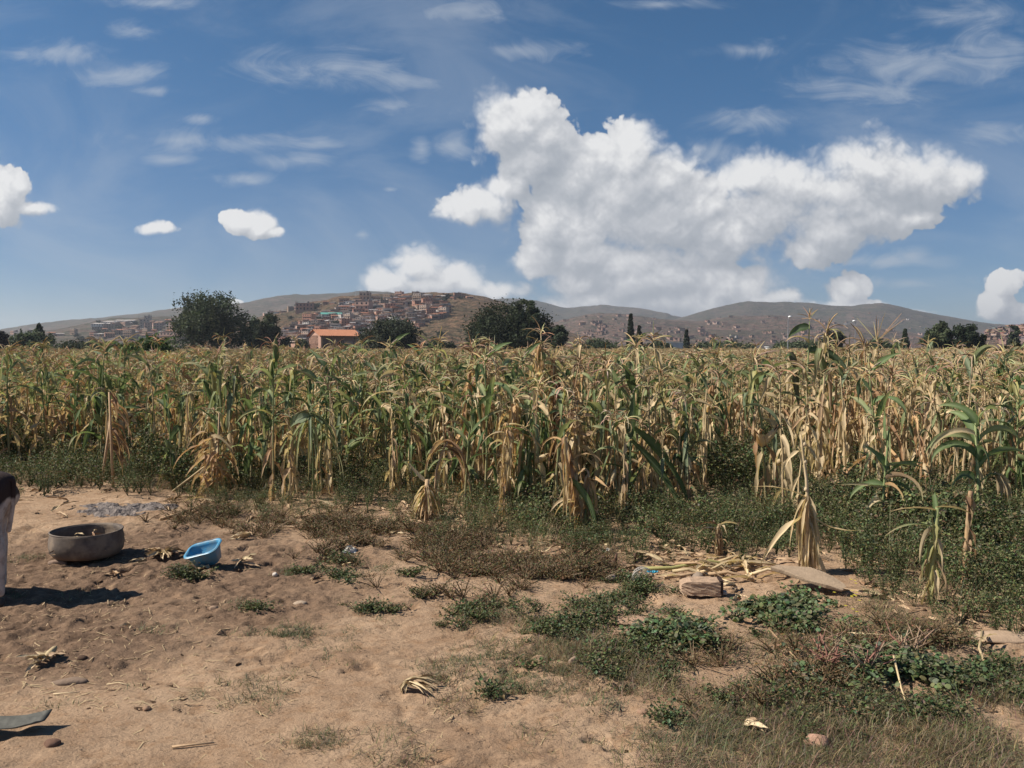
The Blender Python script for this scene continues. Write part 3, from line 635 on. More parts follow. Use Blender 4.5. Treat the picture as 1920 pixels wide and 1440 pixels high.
# ------------------------------------------------------------------ maize
C = {'green': (.10, .15, .052), 'dgreen': (.06, .10, .04), 'pale': (.20, .235, .105), 'yel': (.32, .30, .12), 'straw': (.45, .35, .205),
     'tan': (.40, .275, .165), 'rust': (.34, .20, .105), 'orange': (.48, .31, .15), 'husk': (.58, .46, .29), 'brown': (.20, .11, .055), 'ggrey': (.15, .19, .11)}
def lerp(a, b, t): return tuple(a[i] * (1 - t) + b[i] * t for i in range(3))
def leaf(mb, base, az, L, W, th0, th1, p=1.4, col='green', tip='straw', nseg=9, fold=.35, twist=0.0, wav=.12, r=random, kink=None, flat=False, midrib=True, roll=None, swk=None):
    """ribbon leaf: th = angle from vertical, goes from th0 to th1 degrees along the leaf"""
    base = Vector(base); h = Vector((math.cos(az), math.sin(az), 0)); side0 = Vector((-math.sin(az), math.cos(az), 0)); up = Vector((0, 0, 1))
    pos = base.copy(); vs = []; cs = []; ph = r.uniform(0, 6.28); c0 = C[col] if isinstance(col, str) else col; c1 = C[tip] if isinstance(tip, str) else tip
    sway = r.uniform(-.5, .5) * (swk if swk is not None else (.25 if th1 > 170 else 1)); roll = r.uniform(-.5, .5) if roll is None else roll
    for i in range(nseg + 1):
        s = i / nseg
        if kink is not None: th = R(th0) if s < kink else R(th1)
        else: th = R(th0 + (th1 - th0) * s ** p)
        d = h * math.sin(th) + up * math.cos(th) + side0 * sway * s * .35; d.normalize()
        if i: pos = pos + d * (L / nseg)
        nrm = side0.cross(d).normalized(); tw = twist * s + roll
        sd = side0 * math.cos(tw) + nrm * math.sin(tw); nn = d.cross(sd)
        wd = W * .5 * min(1, .55 + s * 3) * max(.03, (1 - s ** 2.6))
        wv_ = math.sin(s * 13 + ph) * wav * wd * 2
        f = fold * wd
        wr = nn * wv_
        cc = lerp(c0, c1, max(0, s * 1.5 - .75)) if midrib or True else c0
        k = .85 + .3 * r.random() * .6; ce = tuple(q * k for q in cc)
        if flat: vs += [pos + sd * wd + wr, pos - sd * wd - wr]; cs += [ce, ce]
        else:
            cm = tuple(min(.7, q * 1.0 + .05) for q in cc) if midrib else ce
            vs += [pos + sd * wd + nn * f + wr, pos + sd * wd * .12, pos - sd * wd * .12, pos - sd * wd + nn * f - wr]; cs += [ce, cm, cm, ce]
    if flat: fs = [(2 * i, 2 * i + 1, 2 * i + 3, 2 * i + 2) for i in range(nseg)]
    else: fs = [(4 * i + j, 4 * i + j + 1, 4 * i + j + 5, 4 * i + j + 4) for i in range(nseg) for j in range(3)]
    mb.add(vs, fs, cs); return pos
def tassel(mb, top, r, n_=10, L=.2, droop=1.0, col='straw', k=3, az0=0, rk=1.0):
    top = Vector(top)
    for i in range(n_):
        az = r.uniform(0, 6.28) if i else 0; l_ = L * r.uniform(.7, 1.15); th = R(r.uniform(15, 55)) if i else R(r.uniform(0, 12))
        p_ = top + Vector((0, 0, -.05 + .08 * i / n_)); pts = [p_.copy()]; g_ = R(r.uniform(20, 90)) * droop * (1 if i else .25)
        for j in range(5):
            th += g_ / 4; p_ = p_ + Vector((math.sin(th) * math.cos(az), math.sin(th) * math.sin(az), math.cos(th))) * l_ / 5; pts.append(p_.copy())
        cc = tuple(q * r.uniform(.8, 1.15) for q in C[col])
        mb.tube(pts, [q_ * rk for q_ in (.004, .005, .0055, .005, .0042, .002)], k, cc, cap=False)
def ear(mb, base, az, tilt, r, col='husk', L=.19, W=.028):
    h = Vector((math.cos(az) * math.sin(tilt), math.sin(az) * math.sin(tilt), math.cos(tilt))); base = Vector(base)
    pts = [base + h * L * t for t in (0, .1, .3, .55, .8, 1)]; mb.tube(pts, [.008, W * .7, W, W * .95, W * .6, .008], 8, C[col])
    for i in range(7): # husk tips and silk
        p_ = pts[4]; a = r.uniform(0, 6.28); o = Vector((math.cos(a), math.sin(a), 0)) * .015
        mb.tube([p_ + o, p_ + h * L * .3 + o * r.uniform(.5, 3), p_ + h * L * .42 + o * 3 + Vector((0, 0, -.03))], [.006, .004, .001], 3, C['tan'] if i % 2 else C['brown'])
STY = {  # fraction of leaves dry from the bottom, leaf colours, stalk colour
 'green': (.25, ['green', 'green', 'pale', 'dgreen'], ['tan', 'straw'], 'pale'),
 'mixed': (.62, ['pale', 'green', 'yel', 'ggrey'], ['straw', 'tan', 'rust'], 'pale'),
 'pale':  (.78, ['pale', 'ggrey', 'straw'], ['straw', 'husk', 'tan'], 'straw'),
 'dry':   (1.0, ['straw'], ['straw', 'tan', 'husk', 'straw'], 'straw'),
 'rust':  (1.0, ['tan'], ['tan', 'rust', 'rust', 'orange'], 'tan'),
}
def corn_meshes(seed, H=1.5, style='mixed', nleaf=11, tas=True, ears=1, lean=.04, hug=.5, wk=1.0, lo=False, azb=None, tdroop=1.0, lmin=.10):
    r = random.Random(seed); st = STY[style]; S = MB(); Lf = MB(); T = MB(); E = MB()
    az = r.uniform(0, 6.28) if azb is None else azb; la = r.uniform(0, 6.28)
    n_ = 4 if lo else 10; pts = []; 
    for i in range(n_ + 1):
        s = i / n_; b_ = lean * H * s * s
        pts.append(Vector((math.cos(la) * b_ + r.uniform(-.006, .006) * (i > 0), math.sin(la) * b_ + r.uniform(-.006, .006) * (i > 0), H * s)))
    def at(s):
        f = s * n_; i = min(int(f), n_ - 1); return pts[i].lerp(pts[i + 1], f - i)
    sc_ = [lerp(lerp(C['tan'], C[st[3]], min(1, i / n_ * 1.6)), C[st[3]], .3) for i in range(n_ + 1)]
    S.tube(pts, [.0125 * (1 - .62 * i / n_) * (1.12 if i % 2 else .95) for i in range(n_ + 1)], 3 if lo else 7, sc_)
    for i in range(nleaf):
        s = lmin + (.94 - lmin) * (i + r.uniform(-.25, .25)) / max(1, nleaf - 1); s = min(.97, max(.05, s))
        a = az + (math.pi if i % 2 else 0) + r.gauss(0, .45); p_ = at(s); dry = s < st[0] * r.uniform(.75, 1.3) or st[0] >= 1
        L = (.30 + .36 * math.sin(math.pi * min(1, s * .85 + .12))) * r.uniform(.65, 1.15) * (H / 1.5) ** .5; W = r.uniform(.042, .072) * wk
        ns = 3 if lo else 9
        if dry:
            cc = r.choice(st[2]); m_ = r.random()
            if m_ < hug:  # collapsed, hanging against the stalk
                leaf(Lf, p_, a, L * r.uniform(.6, 1), W * r.uniform(.45, .85), r.uniform(15, 70), r.uniform(173, 190), r.uniform(.05, .22), cc, cc, ns, .9, r.uniform(-3, 3), .35, r, flat=lo)
            else:
                leaf(Lf, p_, a, L * r.uniform(.6, .95), W * r.uniform(.5, .95), r.uniform(20, 60), r.uniform(150, 182), r.uniform(.15, .6), cc, r.choice(st[2]), ns, .7, r.uniform(-2.5, 2.5), .3, r, flat=lo)
        else:
            cc = r.choice(st[1])
            if r.random() < .55: leaf(Lf, p_, a, L, W * .85, r.uniform(8, 50), r.uniform(155, 182), 1, cc, r.choice(['straw', 'tan', cc]), ns, .6, r.uniform(-1.2, 1.2), .2, r, kink=r.uniform(.12, .5), flat=lo)
            else: leaf(Lf, p_, a, L, W * r.uniform(.8, 1.1), r.uniform(5, 42), r.uniform(70, 178), r.uniform(.5, 1.6), cc, r.choice(['straw', 'pale', 'tan', cc]), ns, .5, r.uniform(-1.6, 1.6), .2, r, flat=lo)
    if tas: tassel(T, pts[-1], r, 8 if lo else r.randint(9, 14), r.uniform(.16, .26), tdroop * r.uniform(.9, 2.0), r.choice(['straw', 'straw', 'husk']) if style != 'rust' else 'tan', 3, rk=1.7 if lo else 1.0)
    if not lo:
        for e in range(ears):
            s = r.uniform(.4, .58); ear(E, at(s), az + r.uniform(-.6, .6) + math.pi * e, R(r.uniform(20, 60) if r.random() < .6 else r.uniform(110, 160)), r, 'husk' if style != 'green' else 'pale', r.uniform(.15, .2))
    return S, Lf, T, E
def corn_obj(loc, label, group=None, rz=0, cat='corn plant', **kw):
    S, Lf, T, E = corn_meshes(**kw) if 'parts' not in kw else kw['parts']
    o = empty('corn_plant', loc, label, cat, group, rz)
    if S.v: S.obj('stalk', M_stalk, parent=o, smooth=True)
    if Lf.v: Lf.obj('leaves', M_leaf, parent=o, smooth=True)
    if T.v: T.obj('tassel', M_tassel, parent=o)
    if E.v: E.obj('ear', M_leaf, parent=o, smooth=True)
    return o
NAT = {'green': 'mostly green corn plant', 'mixed': 'half green half dry corn plant', 'pale': 'pale yellowing corn plant', 'dry': 'fully dry straw coloured corn plant', 'rust': 'dry rusty tan corn plant'}
variants = []   # source plants, each placed once itself, then copied
kinds = ['green'] * 4 + ['mixed'] * 9 + ['pale'] * 6 + ['dry'] * 5 + ['rust'] * 4
for i, k in enumerate(kinds):
    rv = random.Random(900 + i)
    S, Lf, T, E = corn_meshes(300 + i, rv.uniform(1.02, 1.26), k, rv.randint(10, 14), rv.random() < .92, rv.choice([0, 1, 1, 2]), rv.uniform(0, .14), rv.choice([.6, .8, .9]), 1.0)
    variants.append((k, [S.mesh('stalk', M_stalk, True), Lf.mesh('leaves', M_leaf, True), T.mesh('tassel', M_tassel) if T.v else None, E.mesh('ear', M_leaf, True) if E.v else None]))
def place_variant(i, loc, rz, s, tilt=(0, 0)):
    k, ms = variants[i]
    o = empty('corn_plant', loc, NAT[k] + ' standing in the crowd of the near rows', 'corn plant', NAT[k] + 's in the near rows', rz)
    o.scale = (s, s, s); o.rotation_euler = (tilt[0], tilt[1], rz)
    for nm, me_ in zip(('stalk', 'leaves', 'tassel', 'ear'), ms):
        if me_:
            c_ = bpy.data.objects.new(nm, me_); COL.objects.link(c_); c_.parent = o
FRONT = [(-400, 886), (0, 886), (180, 888), (330, 905), (420, 928), (560, 936), (700, 938), (800, 945), (880, 962), (1000, 972), (1130, 985), (1210, 985), (1300, 965), (1345, 900), (1390, 872), (1480, 885), (1560, 935), (1650, 950), (1800, 960), (1920, 965), (2400, 965)]
def front_y(px):
    a = np.interp(px, [p_[0] for p_ in FRONT], [p_[1] for p_ in FRONT]); return a
rf = random.Random(77); pts_ = []
yy = 7.2
def cell(y): return .37 if y < 16 else (.5 if y < 34 else .78)
while yy < 175:
    stp = cell(yy); xmax = .78 * yy + 3; xx = -xmax
    while xx < xmax:
        x_ = xx + rf.uniform(-.42, .42) * stp; y_ = yy + rf.uniform(-.42, .42) * stp
        px = 960 + F * x_ / y_; gy = HZ + F * CAMH / y_
        if (gy < front_y(px) and rf.random() < (.95 if px < 1300 or y_ > 15 else (.85 if px > 1500 else .5))) or (px > 1400 and gy < 1040 and rf.random() < .12):
            pts_.append((x_, y_))
        xx += stp
    yy += stp
pts_.sort(key=lambda p_: math.hypot(*p_))
near = []; rest = []
for p_ in pts_:
    vis = abs(p_[0]) < .615 * p_[1] + .3
    (near if vis and len(near) < 268 else rest).append(p_)
def zone_kind(x, y, r):
    px = 960 + F * x / y; v_ = float(vn(np.array([x * .55]), np.array([y * .4]), 5)[0])
    dry = .37 + (.22 if 800 < px < 1250 and y < 13 else 0) + (.14 if px > 1300 else 0) + (v_ - .5) * .8
    u = r.random()
    if u < dry * .55: return 'dry' if r.random() < .6 else 'rust'
    if u < dry * 1.35: return 'pale'
    return 'mixed' if r.random() < .6 else 'green'
idx = {k: [i for i, q_ in enumerate(kinds) if q_ == k] for k in STY}
for (x_, y_) in near:
    k = zone_kind(x_, y_, rf); s = min(1.5, max(.62, rf.gauss(1.06, .19)))
    place_variant(rf.choice(idx[k]), (x_, y_, gz(x_, y_) - .02), rf.uniform(0, 6.28), s, (rf.gauss(0, .05), rf.gauss(0, .05)))

# scatter object: geometry nodes, only for what counts as stuff
def scatter(name, pts, rots, scs, ids, protos_, label, cat, smooth=True):
    me = bpy.data.meshes.new(name); me.vertices.add(len(pts)); me.vertices.foreach_set('co', np.array(pts, np.float32).ravel())
    a = me.attributes.new('rot', 'FLOAT_VECTOR', 'POINT'); a.data.foreach_set('vector', np.array(rots, np.float32).ravel())
    a = me.attributes.new('scl', 'FLOAT', 'POINT'); a.data.foreach_set('value', np.array(scs, np.float32))
    a = me.attributes.new('idx', 'INT', 'POINT'); a.data.foreach_set('value', np.array(ids, np.int32))
    o = bpy.data.objects.new(name, me); COL.objects.link(o); tag(o, label, cat, kind='stuff')
    pc = bpy.data.collections.new(name + '_sources')
    for i, (me_) in enumerate(protos_):
        po = bpy.data.objects.new('%s_source_%03d' % (name, i), me_); pc.objects.link(po)
    t = bpy.data.node_groups.new(name + '_nodes', 'GeometryNodeTree')
    t.interface.new_socket('Geometry', in_out='INPUT', socket_type='NodeSocketGeometry'); t.interface.new_socket('Geometry', in_out='OUTPUT', socket_type='NodeSocketGeometry')
    gi = t.nodes.new('NodeGroupInput'); go = t.nodes.new('NodeGroupOutput')
    ci = t.nodes.new('GeometryNodeCollectionInfo'); ci.inputs[0].default_value = pc; ci.inputs[1].default_value = True; ci.inputs[2].default_value = True
    ip = t.nodes.new('GeometryNodeInstanceOnPoints'); ip.inputs['Pick Instance'].default_value = True
    def na(nm, dt):
        q_ = t.nodes.new('GeometryNodeInputNamedAttribute'); q_.data_type = dt; q_.inputs[0].default_value = nm; return q_.outputs[0]
    er = t.nodes.new('FunctionNodeEulerToRotation'); t.links.new(na('rot', 'FLOAT_VECTOR'), er.inputs[0])
    t.links.new(gi.outputs[0], ip.inputs['Points']); t.links.new(ci.outputs[0], ip.inputs['Instance']); t.links.new(na('idx', 'INT'), ip.inputs['Instance Index'])
    t.links.new(er.outputs[0], ip.inputs['Rotation']); t.links.new(na('scl', 'FLOAT'), ip.inputs['Scale']); t.links.new(ip.outputs[0], go.inputs[0])
    md = o.modifiers.new('scatter', 'NODES'); md.node_group = t
    return o
def join(parts, mat, name):
    a = MB()
    for p_ in parts:
        if p_.v: a.add(p_.v, p_.f, p_.c)
    return a.mesh(name, mat, False)
midp = []; lop = []; lok = []
for i in range(20):
    rv = random.Random(50 + i); k = ['green', 'mixed', 'mixed', 'pale', 'pale', 'dry', 'mixed', 'rust', 'dry', 'green'][i % 10]
    midp.append(join(corn_meshes(700 + i, rv.uniform(1.02, 1.26), k, rv.randint(9, 13), rv.random() < .95, 0, rv.uniform(0, .12), .5, 1.1), M_leaf, 'mid'))
    lop.append(join(corn_meshes(800 + i, rv.uniform(1.0, 1.24), k, rv.randint(8, 10), True, 0, .06, .4, 1.35, lo=True), M_leaf, 'lo')); lok.append(k)
P_, Ro, Sc, Ix = [], [], [], []
for (x_, y_) in rest:
    k = zone_kind(x_, y_, rf); c_ = [i for i in range(20) if lok[i] == k] or [3]
    i = rf.choice(c_); P_.append((x_, y_, 0 if y_ > 14 else gz(x_, y_) - .02)); Ro.append((rf.gauss(0, .06), rf.gauss(0, .06), rf.uniform(0, 6.28)))
    s = min(1.5, max(.7, rf.gauss(1, .12))) * (1.05 if y_ < 30 else 1) * (1.22 if rf.random() < .03 and y_ < 45 else 1) * (.9 if y_ > 45 else 1); Sc.append(s); Ix.append(i if y_ < 26 else 20 + i)
scatter('corn_field', P_, Ro, Sc, Ix, midp + lop, 'drying corn field stretching away behind the near rows', 'corn field')

# ------------------------------------------------------------------ individual, recognisable plants
def gp(px, py): x_, y_ = G(px, py); return Vector((x_, y_, gz(x_, y_) - .01))
def hz(px, py, top): # plant height so that its top reaches photo row top
    x_, y_ = G(px, py); return AT(px, top, y_).z
LR = random.Random(11)
def bundle(S, Lf, p0, p1, n_, W, cols, r, spread=.03, hang=True):
    p0 = Vector(p0); p1 = Vector(p1)
    S.tube([p0, p0.lerp(p1, .5) + Vector((.01, 0, 0)), p1], [.014, .012, .009], 7, C[cols[0]])
    for i in range(int(n_ * 3)):
        s = r.uniform(.22, 1.0); p_ = p0.lerp(p1, s); a = r.uniform(0, 6.28); L = min(r.choice([r.uniform(.12, .3), r.uniform(.25, .55)]), (p1 - p0).length * s * 1.02)
        wild = r.random() < .10
        leaf(Lf, p_ + Vector((math.cos(a), math.sin(a), 0)) * spread * .3, a, L, W * r.uniform(.3, .8), r.uniform(5, 60), r.uniform(120, 165) if wild else r.uniform(176, 190), r.uniform(.4, 1) if wild else r.uniform(.03, .12), r.choice(cols), r.choice(cols), 9, .9, r.uniform(-2, 2), .3, r)
def hero(px, base, label, rz=0):
    o = empty('corn_plant', gp(px, base), label, 'corn plant', None, rz); return o
def finish(o, S, Lf, T=None, E=None):
    if S.v: S.obj('stalk', M_stalk, parent=o, smooth=True)
    if Lf.v: Lf.obj('leaves', M_leaf, parent=o, smooth=True)
    if T and T.v: T.obj('tassel', M_tassel, parent=o)
    if E and E.v: E.obj('ear', M_leaf, parent=o, smooth=True)
# broom-like dry sheaf
D_ = G(800, 968)[1]; k = D_ / F
o = hero(800, 968, 'short dry golden corn stump flared like a broom at the field edge'); S = MB(); Lf = MB()
S.tube([(0, 0, 0), (0, 0, .25), (.01, 0, .40)], [.03, .028, .022], 8, C['tan'])
for i in range(70):
    a = LR.uniform(0, 6.28); leaf(Lf, (.02 * math.cos(a), .02 * math.sin(a), LR.uniform(.2, .36)), a, LR.uniform(.2, .34), LR.uniform(.01, .024), LR.uniform(70, 130), LR.uniform(158, 172), .35, LR.choice(['orange', 'straw', 'yel', 'tan', 'husk']), 'straw', 6, .6, LR.uniform(-2, 2), .3, LR)
leaf(Lf, (-.01, 0, .38), math.pi, .26, .04, 48, 38, 1, 'husk', 'husk', 6, .5, .3, .05, LR, roll=1.1)
finish(o, S, Lf)
o = hero(822, 962, 'dry corn plant bent over at the top, right behind the broom-like stump'); S = MB(); Lf = MB()
S.tube([(-.06, .05, 0), (-.02, .05, .45), (.05, .05, .66), (.10, .04, .74)], [.012, .012, .010, .008], 7, C['tan'])
for i in range(9): leaf(Lf, (.05 + LR.uniform(-.03, .04), .05, LR.uniform(.62, .76)), LR.choice([0, .3, -.3, 3.3]), LR.uniform(.3, .55), LR.uniform(.03, .045), LR.uniform(-10, 50), 178, .3, LR.choice(['tan', 'straw', 'rust', 'brown']), 'straw', 9, .9, LR.uniform(-1, 1), .2, LR)
leaf(Lf, (.06, .05, .72), math.pi, .2, .03, 20, 200, .8, 'tan', 'brown', 8, .7, 0, .1, LR); finish(o, S, Lf)
# tall dry bundles
o = hero(945, 968, 'tall upright bundle of straw coloured dry leaves left of centre'); S = MB(); Lf = MB(); Hh = hz(945, 968, 772)
bundle(S, Lf, (0, 0, 0), (.03, 0, Hh * .93), 34, .05, ['straw', 'tan', 'orange', 'husk'], LR)
leaf(Lf, (.02, 0, Hh * .9), 0, .5, .03, 20, 180, .5, 'husk', 'straw', 10, .8, 1, .1, LR); leaf(Lf, (0, 0, .15), .2, .55, .035, 70, 35, 1, 'straw', 'tan', 8, .8, 1, .1, LR)
bundle(S, Lf, (.22, .15, 0), (.20, .12, Hh * .86), 20, .04, ['straw', 'pale', 'tan', 'ggrey'], LR, .05); tassel(Lf, (.2, .12, Hh * .86), LR, 12, .26, 2.2, 'straw'); finish(o, S, Lf)
o = hero(1096, 995, 'leaning thick orange dry stalk with a green blade at its foot'); S = MB(); Lf = MB(); Hh = hz(1096, 995, 800)
bundle(S, Lf, (0, 0, 0), (-.17, 0, Hh * .97), 22, .055, ['orange', 'tan', 'straw', 'rust'], LR, .02); bundle(S, Lf, (.05, 0, 0), (.03, 0, Hh * .62), 14, .05, ['tan', 'orange', 'yel'], LR, .02)
leaf(Lf, (-.16, -.05, .52), -.3, .55, .075, 50, 170, .25, 'green', 'green', 10, .3, .3, .05, LR, roll=1.1); leaf(Lf, (-.02, 0, .3), 3.1, .35, .05, 40, 150, .8, 'straw', 'tan', 9, .6, .8, .1, LR); finish(o, S, Lf)
o = hero(1157, 955, 'pale split dry stalk half hidden behind the big green plant'); S = MB(); Lf = MB(); Hh = hz(1157, 955, 785)
bundle(S, Lf, (0, 0, 0), (0, 0, Hh), 16, .06, ['husk', 'straw', 'orange'], LR, .02); tassel(Lf, (0, 0, Hh), LR, 12, .2, 1.8, 'tan'); finish(o, S, Lf)
# big green plant with the two broad falling leaves
o = hero(1182, 965, 'big green corn plant with two broad dark leaves falling to the right'); S = MB(); Lf = MB(); T = MB(); Hh = hz(1182, 965, 800)
S.tube([(0, 0, 0), (-.01, 0, .4), (0, 0, Hh)], [.016, .014, .009], 8, C['pale'])
leaf(Lf, (0, -.01, Hh * .9), .3, .46, .10, 2, 8, 1, 'dgreen', 'green', 9, .25, .25, .06, LR, roll=1.3)
leaf(Lf, (0, -.03, Hh * .86), -.1, 1.0, .085, 130, 160, 1, 'green', 'green', 14, .4, .5, .16, LR, roll=.85, swk=.1)
leaf(Lf, (.03, .02, Hh * 1.0), .05, 1.0, .10, 125, 162, 1, 'green', 'green', 14, .4, -.4, .16, LR, roll=.95, swk=.1)
leaf(Lf, (.42, -.06, .12), -.2, .34, .04, 150, 178, 1, 'pale', 'pale', 8, .3, .2, .05, LR)
for a, s_, L, t0, t1 in ((3.2, .45, .5, 30, 150), (2.8, .6, .5, 25, 140), (.2, .28, .4, 20, 40), (3.4, .25, .3, 15, 60), (1.6, .75, .4, 25, 120), (-1.2, .35, .35, 35, 60)):
    leaf(Lf, (0, 0, Hh * s_), a, L, .06, t0, t1, 1.2, LR.choice(['green', 'dgreen', 'pale']), 'pale', 10, .35, .3, .08, LR)
finish(o, S, Lf)
o = hero(1277, 938, 'slender light green corn plant right of the big green plant'); Hh = hz(1277, 938, 775); S, Lf, T, E = corn_meshes(41, Hh, 'green', 10, False, 1, .02, .2, 1.2, azb=.2)
for i in range(4): leaf(Lf, (0, 0, Hh * (.3 + .1 * i)), i * 3.0, .35, .06, 15, 170, .5, 'pale', 'green', 9, .4, .3, .05, LR)
leaf(Lf, (0, 0, Hh * .72), .1, .6, .04, 40, 168, .5, 'green', 'husk', 10, .4, .2, .05, LR); finish(o, S, Lf, T, E)
o = hero(1335, 900, 'twisted dry leaf hanging from a thin stalk over the weedy gap'); Hh = hz(1335, 900, 782); S = MB(); Lf = MB(); S.tube([(0, 0, 0), (-.04, 0, Hh * .6), (-.16, 0, Hh)], [.009, .008, .005], 6, C['pale'])
leaf(Lf, (-.16, 0, Hh * .97), 0, .34, .06, 60, 120, 1, 'husk', 'straw', 9, .8, 1.5, .2, LR); leaf(Lf, (-.02, 0, Hh * .8), .2, .5, .05, 60, 182, .25, 'straw', 'husk', 9, .9, 2, .2, LR); finish(o, S, Lf)
o = hero(1347, 1035, 'short dry corn stub standing alone before the weeds'); S = MB(); Lf = MB(); bundle(S, Lf, (0, 0, 0), (0, 0, .26), 16, .03, ['tan', 'straw', 'brown', 'husk'], LR, .01)
leaf(Lf, (0, 0, .25), .3, .2, .03, 60, 115, 1, 'husk', 'husk', 6, .6, 1, .1, LR); finish(o, S, Lf)
# bare stalk with dry skirt
o = hero(1517, 1072, 'bare broken stalk with a shaggy dry leaf skirt, beside the cut stalks'); S = MB(); Lf = MB(); Hh = hz(1517, 1072, 812)
S.tube([(0, 0, 0), (-.01, 0, .4), (-.03, 0, .7), (-.06, 0, .9), (-.075, 0, Hh)], [.016, .014, .011, .009, .006], 8, [C['tan'], C['straw'], C['husk'], C['straw'], C['straw']])
for z_ in (.62, .82, .95): S.lathe([(.0, -.02), (.014, -.01), (.016, 0), (.012, .012), (0, .02)], 8, C['husk'], (-.03 - .05 * (z_ - .6), 0, z_))
for i in range(84):
    a = LR.uniform(0, 6.28); z_ = LR.uniform(.18, .60); leaf(Lf, (-.02, 0, z_), a, min(z_ + .02, LR.uniform(.2, .56)), LR.uniform(.012, .034), LR.uniform(20, 80), LR.uniform(174, 188), LR.uniform(.06, .15), LR.choice(['straw', 'husk', 'tan', 'straw', 'brown']), 'husk', 9, .8, LR.uniform(-2.5, 2.5), .3, LR)
leaf(Lf, (-.03, 0, .42), 3.3, .5, .05, 100, 150, .6, 'husk', 'straw', 10, .8, 1.8, .15, LR); leaf(Lf, (-.02, 0, .45), -.1, .42, .03, 140, 80, 1, 'husk', 'straw', 9, .7, .5, .1, LR); leaf(Lf, (-.03, 0, .56), 3.0, .4, .02, 60, 95, 1, 'straw', 'husk', 8, .7, .5, .1, LR)
leaf(Lf, (0, 0, .22), -.9, .38, .05, 140, 165, 1, 'husk', 'husk', 8, .7, .8, .1, LR); finish(o, S, Lf)
# tallest plant on the right
o = hero(1512, 892, 'tallest corn plant, dark wilted leaves spread wide and tassel above the ridge'); S = MB(); Lf = MB(); T = MB(); Hh = hz(1512, 892, 605)
S.tube([(0, 0, 0), (-.01, 0, Hh * .5), (.01, 0, Hh)], [.016, .013, .006], 8, [C['tan'], C['pale'], C['pale']]); tassel(T, (.01, 0, Hh + .06), LR, 10, .16, .35, 'straw')
leaf(Lf, (.0, 0, Hh * .96), 3.0, .30, .10, 60, 150, .7, 'dgreen', 'green', 10, .4, .4, .08, LR, roll=1.2); leaf(Lf, (0, 0, Hh * .80), 0, .62, .11, 10, 148, .35, 'dgreen', 'ggrey', 12, .5, .3, .1, LR, roll=1.2); leaf(Lf, (0, -.02, Hh * .72), .1, .75, .09, 20, 140, .3, 'dgreen', 'green', 12, .6, .5, .1, LR, roll=1.3)
leaf(Lf, (0, 0, Hh * .70), .2, .95, .07, 70, 172, .9, 'straw', 'rust', 14, .7, .8, .15, LR, roll=.9); leaf(Lf, (0, 0, Hh * .86), 3.4, .35, .06, 30, 130, 1, 'straw', 'tan', 8, .5, .4, .1, LR)
leaf(Lf, (-.22, 0, Hh * .78), 2.9, .1, .05, 80, 180, 1, 'dgreen', 'dgreen', 8, .9, .3, .2, LR); leaf(Lf, (-.05, 0, Hh * .66), 3.1, .3, .07, 45, 60, 1, 'brown', 'dgreen', 8, .8, .3, .1, LR)
leaf(Lf, (-.24, 0, Hh * .80), 0, .72, .10, 165, 172, 1, (.07, .075, .04), (.07, .075, .04), 12, .9, 1.5, .25, LR, roll=.4); leaf(Lf, (-.27, 0, Hh * .74), .1, .5, .06, 176, 182, 1, 'husk', 'straw', 10, .9, 1, .2, LR)
for i in range(14): leaf(Lf, (0, 0, Hh * LR.uniform(.3, .72)), LR.uniform(0, 6.28), LR.uniform(.3, .6), .06, LR.uniform(20, 60), LR.uniform(140, 178), .6, LR.choice(['dgreen', 'green', 'straw', 'tan', 'pale']), 'tan', 9, .6, LR.uniform(-1, 1), .2, LR)
finish(o, S, Lf, T)
o = hero(1640, 880, 'very tall pale plant with bare tassel spike and two curling leaf ribs against the ridge'); Hh = hz(1640, 880, 640); S, Lf, T, E = corn_meshes(52, Hh, 'dry', 12, False, 1, .01, .5, 1.1); tassel(T, (0, 0, Hh), LR, 9, .42, .1, 'straw'); tassel(T, (0.02, 0, Hh - .15), LR, 4, .3, 3.2, 'husk')
finish(o, S, Lf, T, E)
